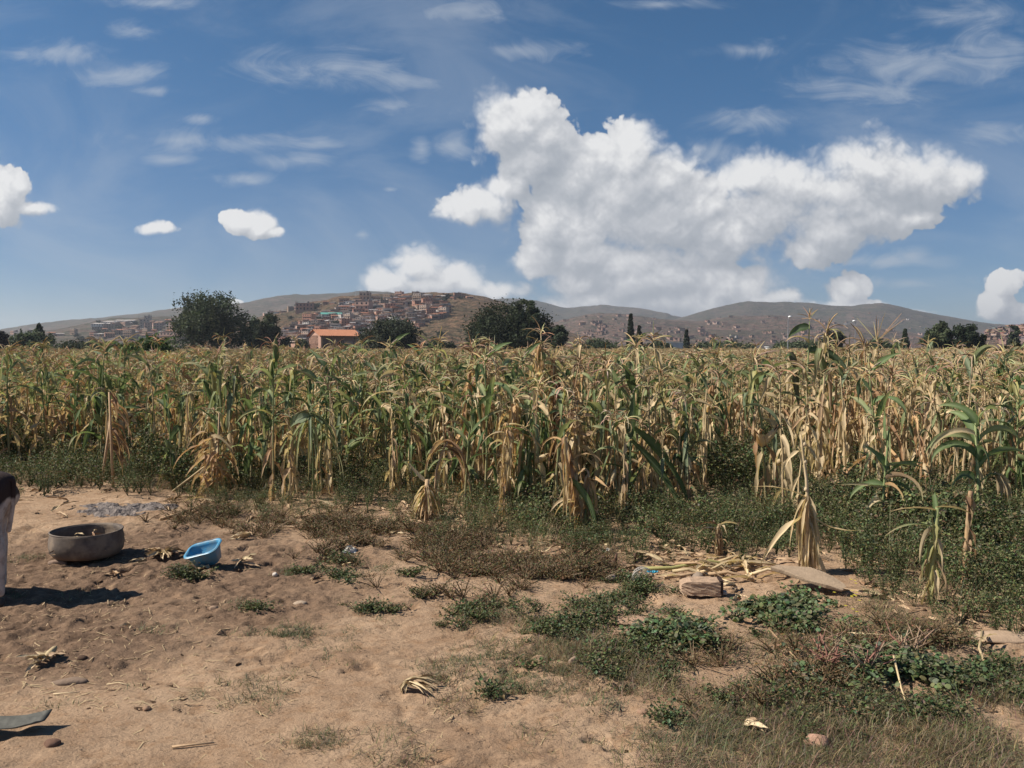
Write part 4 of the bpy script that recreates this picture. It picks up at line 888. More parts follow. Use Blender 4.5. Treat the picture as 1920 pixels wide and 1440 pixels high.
for (px, by, tp, sty, sd, lab, kw) in [
    (1022, 905, 602, 'dry', 61, 'tall dry plant with curling tassel rising highest at the middle of the field', dict(hug=.85, nleaf=15)),
    (1002, 912, 640, 'pale', 62, 'tall yellowing plant touching the left side of the highest middle one', dict(hug=.8, nleaf=14)),
    (1040, 900, 660, 'rust', 63, 'brown hanging plant touching the right side of the highest middle one', dict(hug=.9, nleaf=14)),
    (912, 890, 622, 'pale', 64, 'plant with a drooping yellowish tassel in front of the broad dark tree', dict(nleaf=10)),
    (905, 925, 700, 'rust', 65, 'bright rusty plant below the broad dark tree', dict(hug=.85, nleaf=16)),
    (935, 935, 730, 'dry', 66, 'shaggy straw plant left of the upright dry bundle', dict(hug=.8, nleaf=14)),
    (1092, 880, 622, 'pale', 67, 'plant with a fan shaped tassel right of the highest middle one', dict(nleaf=11)),
    (1730, 860, 632, 'mixed', 68, 'plant with a thick yellow top below the pointed tree on the right', dict(nleaf=10)),
    (408, 905, 640, 'mixed', 69, 'plant with a feathery straw tassel in front of the tallest tree', dict(nleaf=12)),
    (497, 915, 735, 'green', 70, 'dark green upright plant below the smaller dark tree', dict(hug=.9, nleaf=14)),
    (140, 872, 712, 'rust', 71, 'bright orange brown plant at the left of the field', dict(hug=.85, nleaf=16)),
    (122, 875, 730, 'rust', 72, 'leftmost of the two orange brown plants at the left', dict(hug=.9, nleaf=14)),
    (322, 915, 700, 'green', 73, 'leafy green plant with one dark blade folded over, left of centre', dict(nleaf=12)),
    (545, 935, 760, 'pale', 74, 'tall thin stalk pair with yellow green hanging leaves left of the wilted plant', dict(hug=.9, nleaf=10)),
    (720, 905, 700, 'mixed', 75, 'half green plant right of the wilted one', dict(nleaf=12)),
    (800, 905, 690, 'green', 76, 'green plant behind the broom-like stump', dict(nleaf=12)),
    (1672, 1003, 885, 'rust', 77, 'short orange dry stalk in the weeds on the right', dict(hug=.8, nleaf=4, tas=False)),
    (1905, 960, 745, 'green', 78, 'green plant cut by the right edge', dict(nleaf=11, tas=False)),
    (1262, 885, 690, 'pale', 79, 'pale plant with spidery tassel above the big green plant', dict(nleaf=10)),
    (1120, 925, 700, 'mixed', 80, 'plant with broad hanging leaves behind the leaning orange stalk', dict(hug=.8, nleaf=12)),
    (1060, 930, 745, 'dry', 81, 'dry plant with two square folded pale leaves', dict(hug=.9, nleaf=12)),
    (985, 940, 700, 'green', 82, 'green leaved plant just behind the upright dry bundle', dict(nleaf=10))]:
    Hh = hz(px, by, tp); corn_obj(gp(px, by), lab, rz=LR.uniform(0, 6), seed=sd, H=max(.3, Hh - .12 * (kw.get('tas', True))), style=sty, wk=1.15, lean=kw.pop('lean', .03), ears=kw.pop('ears', 1), **kw)
for (px, by, tp, cols_, lab) in ((1012, 915, 625, ['straw', 'tan', 'husk', 'pale'], 'thick dry sheaf of hanging leaves making the highest clump at the middle of the field'), (1036, 908, 655, ['brown', 'tan', 'straw'], 'brownish hanging sheaf at the right of the highest clump'), (903, 915, 680, ['tan', 'rust', 'straw', 'orange'], 'bushy rusty sheaf left of the highest clump'), (960, 940, 730, ['straw', 'orange', 'husk'], 'straw sheaf standing behind the upright dry bundle'), (1075, 955, 760, ['husk', 'straw', 'tan'], 'pale folded sheaf between the upright bundle and the leaning orange stalk')):
    o = hero(px, by, lab); Hh = hz(px, by, tp); S = MB(); Lf = MB(); T = MB(); bundle(S, Lf, (0, 0, 0), (.02, 0, Hh * .93), 22, .06, cols_, LR, .08)
    for i in range(10): leaf(Lf, (.01, 0, Hh * LR.uniform(.55, .92)), LR.uniform(0, 6.28), LR.uniform(.3, .55), .05, LR.uniform(20, 60), LR.uniform(160, 182), LR.uniform(.2, .6), LR.choice(cols_), 'straw', 9, .7, LR.uniform(-1.5, 1.5), .25, LR)
    tassel(T, (.02, 0, Hh * .93), LR, 14, .24, 2.0, 'straw'); finish(o, S, Lf, T)
# plant with the long upright folded green blade above the horizon
o = hero(513, 935, 'corn plant topped by a long upright folded green blade above the field'); Hh = hz(513, 935, 640); S, Lf, T, E = corn_meshes(90, Hh * .92, 'mixed', 10, False, 1, .01, .6, 1.1)
for i in range(4): leaf(Lf, (.01 * i, 0, Hh * .74 + .09 * i), .2 + i * 1.6, .26, .075, 1, 4, 1, 'green', 'pale', 8, .9, .3, .05, LR)
tassel(T, (0, 0, Hh), LR, 9, .2, 1.6, 'tan'); finish(o, S, Lf, T, E)
o = hero(186, 885, 'plant with long dark upright green sheaths left of the two bare tan stalks'); Hh = hz(186, 885, 655); S, Lf, T, E = corn_meshes(91, Hh * .9, 'mixed', 8, False, 0, .01, .6, 1.1)
for i in range(6): leaf(Lf, (.01 * i, 0, Hh * .40 + .10 * i), .2 + i * 1.7, .30, .06, 1, 5, 1, LR.choice(['green', 'dgreen']), 'pale', 8, .9, .3, .05, LR)
finish(o, S, Lf, T, E)
for (px, py, ty, dx, lab) in ((212, 915, 735, -.02, 'taller of two bare tan stalks at the left, dry leaves behind it'), (190, 912, 790, .12, 'leaning shorter one of two bare tan stalks at the left')):
    o = hero(px, py, lab); Hh = hz(px, py, ty); S = MB(); Lf = MB(); S.tube([(0, 0, 0), (dx * .5, 0, Hh * .5), (dx, 0, Hh)], [.017, .016, .013], 7, C['tan'])
    for i in range(12): leaf(Lf, (dx * .8, .02, Hh * LR.uniform(.55, 1)), LR.uniform(-.8, .8), LR.uniform(.25, .45), .045, 50, 178, .4, LR.choice(['rust', 'tan', 'brown']), 'tan', 8, .8, LR.uniform(-1, 1), .2, LR)
    finish(o, S, Lf)
o = hero(590, 940, 'wilted grey green plant with a drooping fringe of thin strands'); Hh = hz(590, 940, 768); S = MB(); Lf = MB(); T = MB()
S.tube([(0, 0, 0), (-.02, 0, Hh * .6), (-.04, 0, Hh)], [.012, .010, .007], 7, C['pale']); leaf(Lf, (-.05, 0, Hh * .93), 3.0, .26, .13, 60, 150, .8, 'ggrey', 'pale', 9, .4, .3, .06, LR, roll=1.1)
for i in range(16): leaf(Lf, (-.04, 0, Hh * LR.uniform(.75, 1)), LR.uniform(0, 6.28), LR.uniform(.5, .8), .03, LR.uniform(20, 70), 178, .3, LR.choice(['ggrey', 'pale', 'pale', 'yel']), 'straw', 12, .6, LR.uniform(-1, 1), .1, LR)
tassel(T, (-.04, 0, Hh), LR, 10, .3, 2.4, 'pale'); finish(o, S, Lf, T)
# collapsed heap of orange leaves
o = hero(405, 925, 'collapsed heap of orange dried leaves with a stick poking out to the left'); S = MB(); Lf = MB()
S.tube([(0, 0, 0), (.03, 0, .5), (.05, 0, .95)], [.015, .013, .01], 7, C['tan']); S.tube([(-.45, -.1, .08), (-.15, 0, .32), (0, 0, .42)], [.010, .012, .012], 6, C['straw'])
for i in range(52): leaf(Lf, (LR.gauss(-.02, .08), LR.gauss(0, .08), LR.uniform(.15, .75)), LR.uniform(0, 6.28), LR.uniform(.2, .45), LR.uniform(.03, .05), LR.uniform(30, 100), LR.uniform(140, 178), .5, LR.choice(['orange', 'rust', 'tan', 'straw']), LR.choice(['orange', 'husk', 'tan']), 8, .8, LR.uniform(-2, 2), .3, LR)
finish(o, S, Lf)
# right foreground plants
o = hero(1745, 1128, 'thick yellow green stalk with arching pale leaf at the right front'); S = MB(); Lf = MB(); Hh = hz(1745, 1128, 945)
S.tube([(0, 0, 0), (0, 0, .2), (.02, 0, .4), (.03, 0, Hh)], [.020, .019, .016, .012], 8, [C['tan'], C['yel'], C['yel'], C['pale']])
leaf(Lf, (.02, 0, Hh * .97), 3.1, .30, .035, 75, 105, 1, 'straw', 'tan', 9, .5, .3, .05, LR); leaf(Lf, (.02, 0, Hh), 0, .26, .035, 80, 120, 1, 'straw', 'yel', 9, .5, .3, .05, LR)
leaf(Lf, (.02, -.01, Hh * .9), 1.2, .34, .035, 15, 120, 1, 'green', 'pale', 9, .7, .8, .1, LR); leaf(Lf, (.02, -.01, .5), 3.2, .35, .03, 60, 130, 1, 'pale', 'tan', 9, .5, .5, .05, LR)
for i in range(16): leaf(Lf, (.01, 0, LR.uniform(.15, .55)), LR.uniform(0, 6.28), LR.uniform(.12, .3), .035, LR.uniform(10, 40), 178, .15, LR.choice(['green', 'tan', 'yel', 'straw', 'husk']), 'straw', 9, .8, LR.uniform(-1, 1), .15, LR)
finish(o, S, Lf)
o = hero(1806, 1098, 'thick bare tan stump stalk cut off at the top at the right front'); S = MB(); Lf = MB(); Hh = hz(1806, 1098, 915)
nn_ = 22; S.tube([(.035 * (i / nn_) + LR.uniform(-.002, .002), LR.uniform(-.002, .002), Hh * i / nn_) for i in range(nn_ + 1)], [(.019 - .005 * i / nn_) * (1.22 if i % 6 == 3 else LR.uniform(.92, 1.06)) for i in range(nn_ + 1)], 9, [lerp(C['tan'], C[LR.choice(['straw', 'orange', 'tan', 'brown'])], LR.uniform(.2, .7)) for i in range(nn_ + 1)])
for i in range(14): leaf(Lf, (.03 * LR.random(), 0, Hh * LR.uniform(.25, .98)), LR.uniform(-3, 3), LR.uniform(.1, .28), LR.uniform(.015, .04), LR.uniform(5, 40), LR.uniform(172, 186), LR.uniform(.06, .2), LR.choice(['straw', 'tan', 'tan', 'brown']), 'straw', 8, .9, LR.uniform(-1.5, 1.5), .3, LR)
finish(o, S, Lf)
o = hero(1832, 1010, 'green plant with arching blades and an open dry cob husk hanging at its right'); S = MB(); Lf = MB(); E = MB(); Hh = hz(1832, 1010, 785)
S.tube([(.02, 0, 0), (0, 0, .5), (-.04, 0, Hh)], [.016, .014, .008], 8, C['pale'])
for (a, z_, L, W, t0, t1, cc) in ((3.2, .80, .55, .08, 35, 160, 'pale'), (3.0, .72, .50, .075, 30, 170, 'green'), (.1, .82, .50, .07, 25, 150, 'pale'), (-.2, .6, .5, .07, 20, 120, 'green'), (1.8, .85, .45, .08, 15, 100, 'green'), (4.4, .68, .45, .08, 20, 165, 'green'), (3.6, .5, .4, .07, 35, 150, 'dgreen'), (.5, .95, .4, .07, 10, 120, 'pale'), (2.6, .97, .4, .07, 15, 110, 'green'), (3.3, .9, .6, .05, 60, 172, 'straw')):
    leaf(Lf, (-.02, 0, Hh * z_), a, L, W, t0, t1, 1.2, cc, 'pale', 11, .4, .3, .1, LR, roll=LR.uniform(.6, 1.2))
for i in range(11): leaf(E, (.16 + LR.uniform(-.02, .02), LR.uniform(-.02, .02), Hh * .58), LR.uniform(-.9, .9), LR.uniform(.18, .27), .05, LR.uniform(60, 100), 176, .3, LR.choice(['husk', 'straw', 'tan']), 'tan', 7, .5, LR.uniform(-.5, .5), .1, LR)
E.tube([(0, 0, Hh * .5), (.1, 0, Hh * .58), (.17, 0, Hh * .57)], [.008, .008, .01], 6, C['pale']); finish(o, S, Lf, None, E)
o = hero(1650, 1010, 'short green plant with a dry orange leaf folded down, mid right in the weeds'); S = MB(); Lf = MB(); Hh = hz(1650, 1010, 790)
S.tube([(0, 0, 0), (.02, 0, .4), (.06, 0, Hh)], [.014, .012, .006], 7, [C['straw'], C['pale'], C['green']])
for (a, z_, L, W, t0, t1, cc) in ((3.2, .62, .3, .09, 15, 60, 'green'), (0, .66, .35, .05, 70, 110, 'pale'), (.2, .55, .4, .06, 30, 100, 'green'), (3.0, .5, .35, .06, 60, 160, 'green'), (-.8, .55, .45, .06, 40, 178, 'tan'), (-1.2, .5, .3, .05, 60, 175, 'orange'), (1, .9, .3, .05, 5, 20, 'green'), (3.1, .48, .4, .025, 75, 95, 'straw'), (.1, .5, .3, .04, 60, 150, 'dgreen'), (3.6, .35, .3, .05, 40, 170, 'husk')):
    leaf(Lf, (.03, 0, Hh * z_), a, L, W, t0, t1, 1, cc, 'pale', 9, .5, .4, .1, LR, roll=LR.uniform(.6, 1.2))
finish(o, S, Lf)

# ------------------------------------------------------------------ weeds and grass (stuff)
def weed_mesh(seed, h, wd, nl, ls, cols, round_=False, stems=7, elong=1.6):
    r = random.Random(seed); m_ = MB()
    tips = []
    for i in range(stems):
        a = r.uniform(0, 6.28); q_ = wd * r.uniform(.1, .5); t = Vector((q_ * math.cos(a), q_ * math.sin(a), h * r.uniform(.55, 1)))
        m_.tube([(0, 0, 0), t * .5 + Vector((0, 0, h * .1)), t], [.004, .003, .0015], 3, tuple(k * .9 for k in cols[0]), cap=False); tips.append(t)
    for i in range(nl):
        t = r.choice(tips); s = r.uniform(.15, 1.0) ** .7; c_ = t * s + Vector((0, 0, h * .1 * math.sin(s * 3.1))); sp = wd * .13
        c_ = c_ + Vector((r.gauss(0, sp), r.gauss(0, sp), r.gauss(0, h * .06))); c_.z = max(.005, c_.z)
        nrm = Vector((r.gauss(0, .6), r.gauss(0, .6), 1)).normalized(); u = nrm.orthogonal().normalized(); an = r.uniform(0, 6.28); u = Matrix.Rotation(an, 3, nrm) @ u; v_ = nrm.cross(u)
        l_ = ls * r.uniform(.6, 1.25); cc = tuple(k * r.uniform(.75, 1.25) for k in r.choice(cols))
        if round_:
            vs = [c_ - u * l_ * .4] + [c_ + (u * math.cos(b_) + v_ * math.sin(b_)) * l_ * (.55 if j % 2 else .47) - nrm * l_ * .1 * (j % 2) for j, b_ in enumerate([-2.4, -1.6, -.8, 0, .8, 1.6, 2.4])]
            m_.add(vs, [tuple(range(8))], cc)
        else:
            w_ = l_ / elong / 2; m_.add([c_ - u * l_ * .5, c_ + v_ * w_ + nrm * w_ * .3, c_ + u * l_ * .5 - nrm * l_ * .12, c_ - v_ * w_ + nrm * w_ * .3], [(0, 1, 2), (0, 2, 3)], cc)
    return m_
def grass_mesh(seed, h, wd, nb, cols, bw=.004, droop=.6):
    r = random.Random(seed); m_ = MB()
    for i in range(nb):
        a = r.uniform(0, 6.28); q_ = wd * math.sqrt(r.random()) * .5; b_ = Vector((q_ * math.cos(a), q_ * math.sin(a), 0)); az = r.uniform(0, 6.28); L = h * r.uniform(.5, 1.2)
        th = R(r.uniform(5, 60)); p_ = b_.copy(); sd = Vector((-math.sin(az), math.cos(az), 0)) * bw * .5; vs = []; ns = 3
        for j in range(ns + 1):
            k = 1 - j / ns * .85; vs += [p_ + sd * k, p_ - sd * k]; th += droop * r.uniform(.1, .6); p_ = p_ + Vector((math.sin(th) * math.cos(az), math.sin(th) * math.sin(az), math.cos(th))) * L / ns
        cc = tuple(k * r.uniform(.75, 1.2) for k in r.choice(cols)); m_.add(vs, [(2 * j, 2 * j + 1, 2 * j + 3, 2 * j + 2) for j in range(ns)], cc)
    return m_
WG = [(.085, .115, .048), (.11, .13, .055), (.065, .088, .04), (.16, .165, .08), (.15, .12, .065), (.20, .18, .10)]
MG_ = [(.11, .145, .07), (.13, .165, .085), (.085, .115, .055), (.15, .16, .08)]
BR = [(.19, .13, .075), (.24, .17, .10), (.13, .12, .06), (.28, .20, .12)]
GG = [(.20, .155, .095), (.24, .19, .12), (.15, .135, .075), (.30, .23, .15)]
tall = [weed_mesh(i, .42, .40, 200, (.034, .022, .028)[i % 3], WG, False, 9, (1.6, 2.2, 1.3)[i % 3]).mesh('w', M_weed) for i in range(6)]
long_ = [grass_mesh(80 + i, .50, .35, 60, [(.22, .19, .11), (.16, .16, .08), (.28, .22, .14)], .005, .5).mesh('g', M_weed) for i in range(3)]
mallow = [weed_mesh(20 + i, .10, .28, 75, .027, MG_, True, 9).mesh('w', M_weed) for i in range(4)]
clov = [weed_mesh(30 + i, .07, .26, 110, .018, [(.09, .115, .05), (.12, .135, .065), (.07, .09, .042), (.15, .13, .07)], False, 6, 1.2).mesh('w', M_weed) for i in range(4)]
scrub = [weed_mesh(40 + i, .11, .36, 90, .018, BR + [(.08, .095, .04)], False, 12, 2.4).mesh('w', M_weed) for i in range(4)]
dgrass = [grass_mesh(50 + i, .075, .28, 75, GG + [(.12, .125, .06)], .003, .9).mesh('g', M_weed) for i in range(5)]
ggrass = [grass_mesh(60 + i, .05, .18, 80, [(.10, .12, .06), (.13, .14, .08), (.17, .15, .09)], .003, .9).mesh('g', M_weed) for i in range(4)]
rw = random.Random(31)
def add_pt(L_, x_, y_, s, i, sink=.01): L_.append(((x_, y_, gz(x_, y_) - sink), (rw.gauss(0, .08), rw.gauss(0, .08), rw.uniform(0, 6.28)), s, i))
GZC = {}
def gzs(pts):
    a = np.array(pts); return ground_z(a[:, 0], a[:, 1])
def emit(name, L_, protos_, label, cat):
    a = [(x_, y_) for (x_, y_, s, i) in L_]; z_ = gzs(a)
    scatter(name, [(x_, y_, zz - .01) for (x_, y_), zz in zip(a, z_)], [(rw.gauss(0, .1), rw.gauss(0, .1), rw.uniform(0, 6.28)) for _ in a], [q_[2] for q_ in L_], [q_[3] for q_ in L_], protos_, label, cat)
# leafy weeds between and before the corn: front edge as photo rows
WF = [(-400, 922), (0, 922), (100, 925), (200, 918), (300, 935), (420, 955), (560, 965), (700, 975), (760, 990), (900, 1010), (1040, 1040), (1120, 1050), (1180, 1060), (1260, 1048), (1450, 1045), (1560, 1050), (1620, 1100), (1700, 1150), (1800, 1170), (1920, 1190), (2300, 1190)]
L_ = []; yy = 4.6
while yy < 19:
    stp = .13 if yy < 9 else .175 if yy < 13 else .28; xx = -.75 * yy - 1.5
    while xx < .75 * yy + 1.5:
        x_ = xx + rw.uniform(-.5, .5) * stp; y_ = yy + rw.uniform(-.5, .5) * stp; px = 960 + F * x_ / y_; gy = HZ + F * CAMH / y_
        ed = np.interp(px, [p_[0] for p_ in WF], [p_[1] for p_ in WF]) + rw.gauss(0, 13)
        if gy < ed:
            inn = (ed - gy) / 60.0
            hs_ = .55 if px < 1150 else 1.0
            hs_ = .8 if px < 1150 else .85
            if px < 330: hs_ = 1.35
            if 700 < px < 1330 and gy > 925: hs_ = .62 if px < 1200 else .75
            if px >= 1330: hs_ = .85
            s = (.55 + .9 * float(vn(np.array([x_ * 1.1]), np.array([y_ * 1.1]), 71)[0])) * hs_ * (.45 + .55 * min(1, max(0, inn))) * rw.uniform(.7, 1.25)
            if rw.random() < (.92 if px > 1150 or y_ < 11 else .6): L_.append((x_, y_, s, rw.randrange(6) if rw.random() < .88 else 6 + rw.randrange(3)))
        xx += stp
    yy += stp
emit('field_weeds', L_, tall + long_, 'dark green leafy weeds growing thick between and before the corn', 'weeds')
# patches of low cover given in photo pixels (cx, cy, rx, ry, count)
def patch(L_, items, npro, smin=.7, smax=1.3):
    for (cx_, cy_, rx, ry, n_) in items:
        for _ in range(int(n_ * 1.15)):
            a = rw.uniform(0, 6.28); q_ = min(1.7, abs(rw.gauss(0, .62))); px, py = cx_ + rx * q_ * math.cos(a), cy_ + ry * q_ * math.sin(a)
            if py < HZ + 60: continue
            x_, y_ = G(px, py)
            if rx > 45 and float(vn(np.array([x_ * 3.1]), np.array([y_ * 3.1]), 91)[0]) < rw.uniform(.25, .6): continue
            L_.append((x_, y_, rw.uniform(smin, smax), rw.randrange(npro)))
L_ = []; patch(L_, [(960, 1050, 190, 50, 430), (850, 1035, 80, 34, 110), (600, 985, 200, 24, 230), (420, 960, 110, 22, 110), (760, 1005, 110, 26, 120), (980, 1100, 90, 24, 60), (1380, 1240, 160, 50, 50), (1750, 1200, 160, 50, 60), (1100, 1065, 40, 20, 26), (640, 1030, 70, 16, 22), (1540, 1260, 130, 60, 40), (1620, 1220, 100, 50, 30), (1040, 1095, 60, 20, 22), (1450, 1270, 80, 30, 22)], 4, .6, 1.2)
emit('low_scrub', L_, scrub, 'low brownish scrub along the edge of the bare ground', 'scrub')
L_ = []; patch(L_, [(1075, 1165, 150, 50, 70), (900, 1140, 80, 26, 24), (1250, 1240, 200, 60, 22), (1480, 1300, 260, 70, 20), (1750, 1330, 220, 90, 40), (1800, 1220, 160, 60, 60), (1160, 1110, 120, 30, 30), (875, 1165, 60, 12, 12), (700, 1142, 70, 12, 22), (1190, 1220, 90, 40, 30), (1020, 1005, 90, 25, 60), (790, 1120, 20, 8, 4), (560, 1075, 50, 8, 8), (640, 1087, 40, 7, 8), (770, 1080, 20, 8, 4), (1190, 1085, 40, 14, 14), (340, 1082, 40, 10, 8), (1250, 1343, 22, 10, 5), (630, 1050, 50, 10, 10), (470, 1145, 30, 8, 6), (1750, 1290, 120, 30, 30), (1870, 1230, 60, 50, 50), (1350, 1260, 70, 26, 26), (1620, 1330, 220, 60, 20), (920, 1295, 18, 10, 3), (800, 1185, 50, 7, 7)], 4, .55, 1.2)
emit('clover', L_, clov, 'small leaved green ground cover in patches on the dirt', 'ground cover')
L_ = []; patch(L_, [(1560, 1340, 340, 95, 620), (1780, 1370, 250, 100, 600), (1280, 1265, 170, 50, 150), (1100, 1210, 190, 60, 170), (1330, 1250, 200, 50, 110), (950, 1160, 150, 40, 70), (1500, 1190, 120, 40, 50), (1800, 1180, 160, 50, 120), (1170, 1240, 130, 36, 60), (1850, 1290, 90, 60, 90), (1420, 1290, 90, 40, 60), (830, 1255, 40, 10, 7), (865, 1312, 26, 12, 6), (1270, 1432, 60, 14, 12), (590, 1385, 30, 12, 4), (740, 1412, 40, 10, 4), (1400, 1430, 140, 22, 22), (1110, 1205, 140, 34, 40), (120, 1110, 60, 12, 5), (1680, 1150, 80, 40, 70), (1650, 1420, 220, 30, 90)], 5, .5, 1.25)
emit('dry_grass', L_, dgrass, 'thin brownish grass growing over the right foreground', 'grass')
L_ = []; patch(L_, [(470, 1135, 50, 10, 14), (545, 1185, 50, 10, 14), (590, 1385, 40, 12, 7), (60, 1045, 60, 18, 20), (30, 1110, 60, 14, 16), (650, 1180, 200, 60, 20), (900, 1230, 260, 50, 40), (1000, 1280, 300, 60, 40), (500, 1300, 400, 90, 30), (1350, 1370, 220, 60, 60), (560, 1075, 90, 14, 18), (700, 1060, 120, 20, 30), (360, 1300, 20, 10, 3), (1500, 1210, 120, 50, 50), (1100, 1130, 100, 30, 30)], 4, .6, 1.3)
emit('short_grass', L_, ggrass, 'short grey green grass in thin tufts on the dirt', 'grass')
L_ = []; patch(L_, [(1470, 1140, 95, 36, 62), (1480, 1165, 70, 24, 30), (1262, 1190, 76, 18, 22), (1215, 1190, 30, 10, 6), (1300, 1205, 40, 10, 8), (1700, 1255, 120, 40, 76), (1640, 1250, 50, 20, 16), (60, 905, 60, 12, 26), (1080, 1010, 60, 15, 20), (1920, 1110, 60, 50, 24), (1440, 1000, 60, 30, 22)], 4, .55, 1.15)
emit('mallow', L_, mallow, 'broad round leaved green mallow spreading over the dirt', 'ground cover')
# clods and straw bits
def clod(seed):
    r = random.Random(seed); bm = bmesh.new(); bmesh.ops.create_icosphere(bm, subdivisions=2, radius=1)
    for v in bm.verts: v.co = v.co * (1 + r.uniform(-.38, .38)); v.co.z *= .5; v.co.x *= 1.3
    me_ = bpy.data.meshes.new('clod'); bm.to_mesh(me_); bm.free(); return me_
m, q, out = newmat('clod_soil'); oi = q.n('ShaderNodeObjectInfo'); tcn = q.n('ShaderNodeTexCoord')
principled(q, out, q.ramp(oi.outputs['Random'], [(0, (.20, .125, .08)), (.5, (.30, .195, .128)), (1, (.40, .27, .18))]), .95, q.noise(tcn.outputs['Object'], 3, 4), .2, 1, .1); M_clod = m
cl = [clod(i) for i in range(6)]
for c_ in cl: c_.materials.append(M_clod)
L_ = []
for i in range(15000):
    py = 925 + 530 * rw.random() ** 1.0; px = rw.uniform(-60, 1980); x_, y_ = G(px, py)
    if float(vn(np.array([x_ * 2.2]), np.array([y_ * 2.2]), 61)[0]) < .48 and rw.random() < .75: continue
    L_.append((x_, y_, (1.8 if px < 450 and py < 1330 else 1) * (.002 + .011 * rw.random() ** 5), rw.randrange(6)))
emit('soil_clods', L_, cl, 'small crumbs and clods of soil lying on the dirt', 'soil')
def straw(seed):
    r = random.Random(seed); m_ = MB(); L = r.uniform(.03, .11); a = r.uniform(-.02, .02)
    m_.add([(-L / 2, 0, .004), (-L / 2, .004, .004), (0, a, .012), (0, a + .005, .012), (L / 2, 0, .005), (L / 2, .003, .005)], [(0, 1, 3, 2), (2, 3, 5, 4)], lerp(C['straw'], C['tan'], r.random())); return m_.mesh('s', M_husk)
L_ = []
for i in range(2600):
    u = rw.random()
    if u < .6: px, py = rw.gauss(170, 170), rw.uniform(960, 1330)
    elif u < .75: px, py = rw.gauss(1300, 120), rw.gauss(1070, 25)
    else: px, py = rw.uniform(0, 1900), rw.uniform(990, 1440)
    if py > 930 and px > -60: x_, y_ = G(px, py); L_.append((x_, y_, rw.uniform(.5, 1.3), rw.randrange(8)))
emit('straw_litter', L_, [straw(i) for i in range(8)], 'short bits of straw scattered over the trampled dirt', 'straw')

def scrap(seed):
    r = random.Random(seed); m_ = MB(); leaf(m_, (0, 0, .01), 0, r.uniform(.12, .32), r.uniform(.015, .035), r.uniform(60, 88), r.uniform(92, 125), 1, r.choice(['tan', 'straw', 'rust', 'brown', 'tan']), r.choice(['tan', 'straw', 'brown']), 6, .7, r.uniform(-2, 2), .3, r); return m_.mesh('s', M_husk)
L_ = []
for i in range(900):
    px = rw.uniform(-50, 1330) if i % 4 else rw.uniform(1200, 1950); fy = float(np.interp(px, [p_[0] for p_ in WF], [p_[1] for p_ in WF])); py = fy + rw.gauss(-30, 26)
    x_, y_ = G(px, py); L_.append((x_, y_, rw.uniform(.5, 1.2), rw.randrange(10)))
emit('leaf_litter', L_, [scrap(i) for i in range(10)], 'fallen brown corn leaves littering the edge of the field', 'leaf litter')

# ------------------------------------------------------------------ things on the ground
def at_px(px, py, dz=0): x_, y_ = G(px, py); return Vector((x_, y_, gz(x_, y_) + dz))
# tyre feeder
m, q, out = newmat('old_rubber'); ge = q.n('ShaderNodeNewGeometry'); tcn = q.n('ShaderNodeTexCoord')
nz = q.noise(tcn.outputs['Object'], 7, 6, .65); nz2 = q.noise(tcn.outputs['Object'], 40, 5, .6)
rc = q.ramp(nz, [(.35, (.075, .062, .055)), (.55, (.13, .105, .088)), (.72, (.22, .18, .145))])
spz = q.n('ShaderNodeSeparateXYZ'); q.put(spz.inputs[0], tcn.outputs['Object'])
rc = q.mix(q.m('MULTIPLY', q.ss(q.noise(tcn.outputs['Object'], 4, 4, .6), .5, .62), .55), rc, (.26, .20, .145))
rc = q.mix(q.m('MULTIPLY', q.ss(q.m('ADD', spz.outputs[2], q.m('MULTIPLY', nz, .12)), .12, .03), .7), rc, (.21, .135, .09))
principled(q, out, rc, .75, nz2, .004, .8, .3); M_rub = m
tx, ty = G(154, 1049); o = empty('tire_feeder', (tx, ty + .08, gz(tx, ty) + .03), 'old tire turned inside out as a round feeding trough', 'feeder')
b = MB(); Rr = .285; o.scale = (.93, .93, .86)
b.lathe([(.0, .03), (.20, .03), (.235, .05), (.262, .11), (.266, .17), (.262, .205), (.268, .216), (.278, .218), (.285, .21), (.284, .195), (Rr + .006, .16), (Rr + .01, .10), (Rr, .04), (Rr - .03, .0), (Rr - .06, -.01), (0, -.01)], 56, (.5, .5, .5), wob=.012)
b.obj('tire_body', M_rub, parent=o, smooth=True)
k = MB(); k.tube([((.279) * math.cos(t), (.279) * math.sin(t), .218 + .003 * math.sin(2 * t)) for t in np.linspace(0, 2 * math.pi, 49)], [.0075] * 49, 6, (.4, .4, .4)); k.obj('rim', M_rub, parent=o, smooth=True)
k = MB(); k.box((.16, -.245, .10), (.07, .012, .055), (.5, .5, .5), rz=.55); k.obj('patch', M_rub, parent=o)
f_ = MB(); rr = random.Random(8)
for i in range(90):
    a = rr.uniform(0, 6.28); q_ = .22 * math.sqrt(rr.random()); p_ = Vector((q_ * math.cos(a), q_ * math.sin(a), .05 + rr.uniform(0, .03) + (.10 if (q_ < .14) else 0) * rr.random()))
    leaf(f_, p_, rr.uniform(0, 6.28), rr.uniform(.05, .12), .018, rr.uniform(50, 90), rr.uniform(90, 140), 1, rr.choice(['tan', 'brown', 'brown', 'straw']), 'tan', 4, .6, 1, .2, rr)
fo = f_.obj('feed', M_husk, loc=(tx, ty + .08, gz(tx, ty) + .03)); tag(fo, 'heap of dry leaf scraps inside the tire feeder', 'feed')
